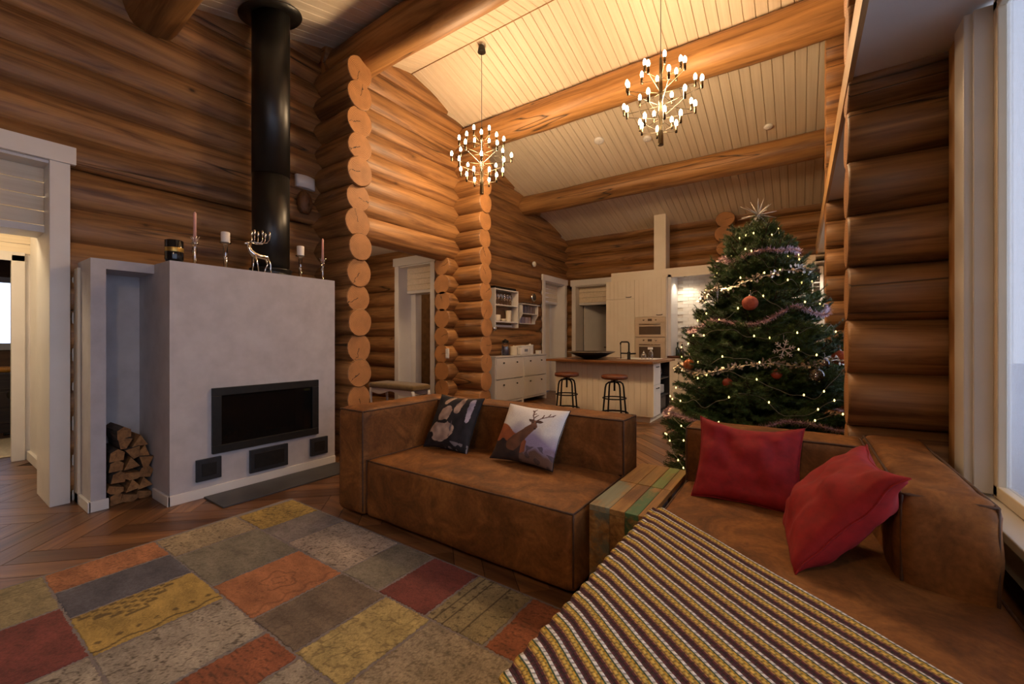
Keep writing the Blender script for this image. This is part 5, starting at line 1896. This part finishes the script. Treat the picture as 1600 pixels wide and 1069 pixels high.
def branch_mesh(L, seed):
    rn = random.Random(seed)
    mb = MB()

    def needle_run(p0, p1, dens=420, ln=.024):
        p0, p1 = Vector(p0), Vector(p1)
        d = p1 - p0
        n = int(d.length * dens)
        t_ = d.normalized()
        a = t_.orthogonal().normalized()
        b = t_.cross(a)
        for _ in range(n):
            s = rn.random()
            ph = rn.uniform(0, 2 * math.pi)
            rad = a * math.cos(ph) + b * math.sin(ph)
            dr_ = (rad * .85 + t_ * rn.uniform(.35, .8)).normalized()
            base = p0 + d * s
            l = ln * rn.uniform(.75, 1.15)
            side = dr_.cross(t_)
            if side.length < 1e-4:
                continue
            side = side.normalized() * .0016
            k = len(mb.V)
            mb.V += [tuple(base - side), tuple(base + side), tuple(base + dr_ * l)]
            mb.face([k, k + 1, k + 2], 1)

    def zc(x):
        t = x / L
        return -.10 * L * math.sin(t * math.pi * .8) + .10 * L * t * t
    pts = [(L * i / 8, .02 * L * math.sin(i * 1.3 + seed), zc(L * i / 8)) for i in range(9)]
    mb.tube(pts, [.006 * (1 - i / 9) + .0018 for i in range(9)], 5, 0)
    for a, b in zip(pts[2:-1], pts[3:]):
        needle_run(a, b, 520)
    needle_run(pts[1], pts[2], 260)
    x = .16 * L
    sd = 1
    while x < L * .96:
        l = min(.26, .50 * (L - x) + .055) * rn.uniform(.8, 1.1)
        an_ = math.radians(rn.uniform(38, 55))
        base = Vector((x, .02 * L * math.sin(x / L * 8 * 1.3 + seed), zc(x)))
        tip = base + Vector((math.cos(an_) * l, sd * math.sin(an_) * l, rn.uniform(-.02, .045)))
        mb.tube([base, tip], [.0028, .0014], 4, 0, caps=False)
        needle_run(base, tip, 560)
        if l > .10:
            for q_ in (.35, .6, .82):
                for s2 in (-1, 1):
                    b2 = base.lerp(tip, q_)
                    l2 = l * (1 - q_) * .8 + .03
                    a2 = sd * an_ + s2 * math.radians(42)
                    t2 = b2 + Vector((math.cos(a2) * l2, math.sin(a2) * l2, rn.uniform(-.015, .03)))
                    mb.tube([b2, t2], [.0018, .001], 3, 0, caps=False)
                    needle_run(b2, t2, 620)
        sd = -sd
        x += .028 if L > .3 else .022
    return mb.mesh('branch', [TWIG, NEED])


tree = thing('christmas_tree', 'decorated dark green christmas tree behind the chaise', 'christmas tree', (TX, TY, 0))
classes = [.70, .56, .43, .31, .20, .11]
bms = {L: [branch_mesh(L, 13 + 7 * i + int(L * 100)) for i in range(2)] for L in classes}
MB().lathe([(.045, .05), (.042, .3), (.028, 1.1), (.012, 1.8), (.004, 2.14)], n=12).build('trunk', TWIG, tree)
MB().lathe([(.17, 0), (.18, .01), (.14, .09), (.06, .12), (.05, .16)], n=24).build('stand', noisy('green_stand', C(30, 44, 30), C(40, 56, 38), (5, 5, 5), .5), tree)
z = .20
nb_ = 0
while z < 2.08:
    Rz = tree_r(z)
    cnt = 11 if z < 1.2 else 9 if z < 1.7 else 7
    for k in range(cnt):
        a = 2 * math.pi * (k + TR.uniform(-.28, .28)) / cnt + z * 7.3
        up = math.radians(4 + 30 * (z / 2.1) ** 1.6 + TR.uniform(-5, 6))
        Lw = Rz / math.cos(up) * TR.uniform(.86, 1.10)
        cl_ = min(classes, key=lambda c_: abs(c_ - Lw))
        s_ = Lw / cl_
        inst('branch', TR.choice(bms[cl_]), tree, (0, 0, z - .05 * Rz + TR.uniform(-.03, .03)), (TR.uniform(-.35, .35), -up, a), (s_, s_, s_))
        nb_ += 1
    z += .074 if z < 1.3 else .066
for k in range(6):
    inst('branch', bms[.11][k % 2], tree, (0, 0, 2.03 + .012 * k), (0, -math.radians(50 + 4 * k), k * 1.05))
    nb_ += 1
inst('branch', bms[.11][0], tree, (0, 0, 2.06), (0, -HP, 0))


_fw = Vector((TX, TY, 0)).normalized()
_rt = Vector((_fw.y, -_fw.x, 0))


def tpos(s, z, k=1.0):
    r = tree_r(z) * k
    dp = math.sqrt(max(r * r - s * s, .004))
    return Vector((TX, TY, z)) + _rt * s - _fw * dp


# star topper
st = thing('tree_topper', 'silver starburst topper on the tip of the christmas tree', 'tree topper', (TX, TY, 2.225))
rs = random.Random(3)
RAYM = noisy('pale_silver_glitter', C(206, 200, 190), C(228, 224, 216), (60, 60, 60), .35, metallic=.3)
coil = [(.016 * math.cos(i * .8), .016 * math.sin(i * .8), -.10 + i * .0028) for i in range(36)]
MB().tube(coil, .003, 5).build('coil_holder', SILVER, st)
MB().lathe([(.002, -.018), (.016, 0), (.002, .018)], n=12).build('core', SILVER, st)
for k in range(20):
    zt = 1 - 2 * (k + .5) / 20
    ph = k * 2.39996
    rr = math.sqrt(1 - zt * zt)
    d_ = Vector((rr * math.cos(ph), rr * math.sin(ph), zt))
    L = .155 * rs.uniform(.8, 1.08) * (.75 if zt < -.6 else 1)
    MB().tube([d_ * .01, d_ * L * .5, d_ * L], [.0055, .0045, .0012], 5).build('ray', RAYM, st)

# tinsel garlands
def tinsel_mat(name, c1, c2):
    m, nt, b = new_mat(name, .34, None, .8)
    nt.links.new(ramp(nt, noise(nt, coords(nt, (1, 1, 1)), 120, 2), [(.35, c1), (.65, c2)]), b.inputs['Base Color'])
    return m


MAUVE = tinsel_mat('mauve_tinsel', C(150, 108, 116), C(232, 206, 214))
SILV = tinsel_mat('silver_tinsel', C(170, 160, 140), C(244, 238, 226))


def garland(label, z0, tilt, mat, seed, leafy=False, rad=.03):
    rn = random.Random(seed)
    mb = MB()
    pts = []
    N = 260
    for i in range(N + 1):
        a = 2 * math.pi * i / N
        d_ = -_fw * math.cos(a) + _rt * math.sin(a)
        zz = z0 + tilt * math.sin(a) - .05 * abs(math.sin(2.5 * a + seed)) + .02 * math.sin(6 * a + seed)
        pts.append(Vector((TX, TY, zz)) + d_ * (tree_r(zz) * 1.0 + .028))
    core = MB().tube(pts[:-1], .003, 5, closed=True)
    o = core.build('tinsel_garland', mat)
    tag(o, label, 'tinsel', 'tinsel garlands round the tree')
    for p, q_ in zip(pts[:-1], pts[1:]):
        d = q_ - p
        n = int(d.length * (420 if leafy else 1500))
        for _ in range(n):
            c_ = p + d * rn.random()
            v = Vector((rn.gauss(0, 1), rn.gauss(0, 1), rn.gauss(0, 1))).normalized()
            w_ = v.orthogonal().normalized() * (.010 if leafy else .0014)
            l = rad * rn.uniform(.6, 1.2) * (1.3 if leafy else 1)
            k = len(mb.V)
            c0 = c_ + v * (l * .25 if leafy else 0)
            c1_ = c_ + v * l
            if leafy:
                if rn.random() < .55:
                    mid = (c0 + c1_) / 2
                    mb.V += [tuple(c0), tuple(mid - w_), tuple(c1_), tuple(mid + w_)]
                    mb.face([k, k + 1, k + 2, k + 3])
            else:
                mb.V += [tuple(c_ - w_), tuple(c_ + w_), tuple(c1_ + w_ * .4), tuple(c1_ - w_ * .4)]
                mb.face([k, k + 1, k + 2, k + 3])
    f = mb.build('tinsel_strands', mat, o)
    f['kind'] = 'stuff'


garland('silver leaf garland, the topmost around the christmas tree', 1.70, .09, SILV, 2, True)
garland('mauve tinsel garland around the upper half of the tree', 1.40, .07, MAUVE, 5)
garland('silver leaf garland around the middle of the tree', 1.06, .06, SILV, 9, True)
garland('mauve tinsel garland around the lower part of the tree', .66, .04, MAUVE, 12)
garland('short mauve tinsel ring close under the tree top', 1.90, .03, MAUVE, 15)

# string lights
sl = thing('string_lights', 'string of tiny warm lights wound around the tree', 'string lights', (TX, TY, 0))
LED = emit('warm_led', (1.0, .76, .24), 3.2)
led = MB().lathe([(.001, -.008), (.0042, -.004), (.0048, .003), (.001, .008)], n=7).mesh('led_bulb', LED)
wire = []
NT = 1500
for i in range(NT):
    t_ = i / NT
    zz = .22 + 1.82 * t_ ** 1.15
    a = t_ * 2 * math.pi * 11
    r = tree_r(zz) * (.99 + .05 * mnoise.noise(Vector((i * .11, 2, 0)))) + .012
    wire.append((r * math.cos(a), r * math.sin(a), zz + .2 * mnoise.noise(Vector((i * .06, 5, 1))) + .06 * mnoise.noise(Vector((i * .2, 1, 6))) + .02 * math.sin(i * .31)))
MB().tube(wire, .0016, 4).build('wire', noisy('pale_wire', C(150, 150, 130), C(170, 168, 150), (9, 9, 9), .4), sl)
for i in range(0, NT, 9):
    p = wire[min(NT - 1, max(0, i + TR.randint(-4, 4)))]
    inst('bulb', led, sl, (p[0] * 1.012, p[1] * 1.012, p[2] + .006))

# baubles and other ornaments
CORAL = noisy('coral_knit', C(190, 92, 70), C(216, 124, 98), (60, 60, 60), .7, .4)
BRONZE = noisy('copper_bauble', C(168, 88, 44), C(196, 116, 62), (9, 9, 9), .3, metallic=.3)
REDB = noisy('rust_bauble', C(150, 56, 40), C(176, 76, 52), (9, 9, 9), .35)


def bauble(s, z, r, mat, label, k=1.06, ribs=False):
    p = tpos(s, z, k)
    t = thing('bauble', label, 'bauble', p, 0, 'baubles on the tree')
    prof = [(r * max(.03, math.sin(math.pi * i / 14)), -r * math.cos(math.pi * i / 14)) for i in range(15)]
    b_ = MB()
    n = 28
    rings = []
    for i, (q_, zz) in enumerate(prof):
        rings.append([((q_ * (1 + (.035 * math.cos(7 * (2 * math.pi * jj / n) + i * .9) if ribs else 0))) * math.cos(2 * math.pi * jj / n),
                       (q_ * (1 + (.035 * math.cos(7 * (2 * math.pi * jj / n) + i * .9) if ribs else 0))) * math.sin(2 * math.pi * jj / n), zz) for jj in range(n)])
    b_.ring_surface(rings)
    b_.build('ball', mat, t)
    MB().lathe([(r * .16, r * .98), (r * .16, r * 1.14), (r * .05, r * 1.16)], n=10).build('cap', SILVER, t)
    MB().tube([(0, 0, r * 1.14), (.002, .01, r * 1.14 + .025), (0, .02, r * 1.14 + .04)], .001, 4).build('hanger', SILVER, t)


bauble(-.05, 1.48, .052, CORAL, 'knitted coral bauble in the upper middle of the tree', 1.1, True)
bauble(-.47, 1.02, .042, BRONZE, 'copper bauble at the left edge of the tree')
bauble(.49, 1.09, .05, CORAL, 'knitted coral bauble at the right edge of the tree', 1.02, True)
bauble(.11, .98, .034, REDB, 'small rust red bauble low in the middle of the tree', .95)
bauble(-.19, .90, .036, REDB, 'dull rust bauble low on the left of the tree', .9)
bauble(.33, .98, .05, glass_mat('clear_bauble', (.95, .96, 1, 1), .02, .7), 'clear glass bauble right of the large snowflake', 1.05)
bauble(.385, 1.06, .028, noisy('blue_silver', C(140, 150, 180), C(176, 184, 206), (9, 9, 9), .15, metallic=.9), 'small blue silver bauble above the clear glass one', 1.06)


def snowflake(s, z, r, label):
    p = tpos(s, z, 1.08)
    t = thing('snowflake_ornament', label, 'ornament', p, math.atan2(_rt.y, _rt.x), 'snowflakes on the tree')
    mb = MB()
    for k in range(6):
        a = k * math.pi / 3 + .26
        c_, s_ = math.cos(a), math.sin(a)
        mb.tube([(0, 0, 0), (r * c_, 0, r * s_)], .0035, 5)
        for f, l in ((.45, .30), (.72, .24)):
            for sg in (-1, 1):
                b_ = a + sg * math.radians(52)
                mb.tube([(r * f * c_, 0, r * f * s_), (r * f * c_ + r * l * math.cos(b_), 0, r * f * s_ + r * l * math.sin(b_))], .003, 5)
    mb.build('flake', noisy('white_glitter', C(214, 208, 200), C(236, 232, 226), (90, 90, 90), .4), t)
    MB().tube([(0, 0, r * .9), (0, .01, r * 1.5)], .001, 4).build('hanger', SILVER, t)


snowflake(.15, 1.15, .068, 'white snowflake ornament in the middle of the tree')
snowflake(.585, .50, .055, 'white snowflake ornament at the lower right of the tree')
p = tpos(-.27, 1.57, 1.08)
t = thing('icicle_ornament', 'slender clear icicle ornament on the upper left of the tree', 'ornament', p)
MB().lathe([(.002, -.07), (.008, -.02), (.011, .04), (.006, .055)], n=8).build('icicle', glass_mat('icicle_glass', (.97, .97, 1, 1), .05, 1.2), t)
MB().tube([(0, 0, .055), (0, .01, .09)], .001, 4).build('hanger', SILVER, t)

# give every root that was modelled in room coordinates its base point
for o in list(bpy.data.objects):
    if o.type == 'EMPTY' and o.get('category') == 'cabinet' and o.location.length == 0:
        xs, ys = [], []
        for c_ in o.children:
            if c_.type == 'MESH':
                xs += [v.co.x for v in c_.data.vertices]
                ys += [v.co.y for v in c_.data.vertices]
        L0 = Vector(((min(xs) + max(xs)) / 2, (min(ys) + max(ys)) / 2, 0))
        o.location = L0
        for c_ in o.children:
            c_.location = c_.location - L0
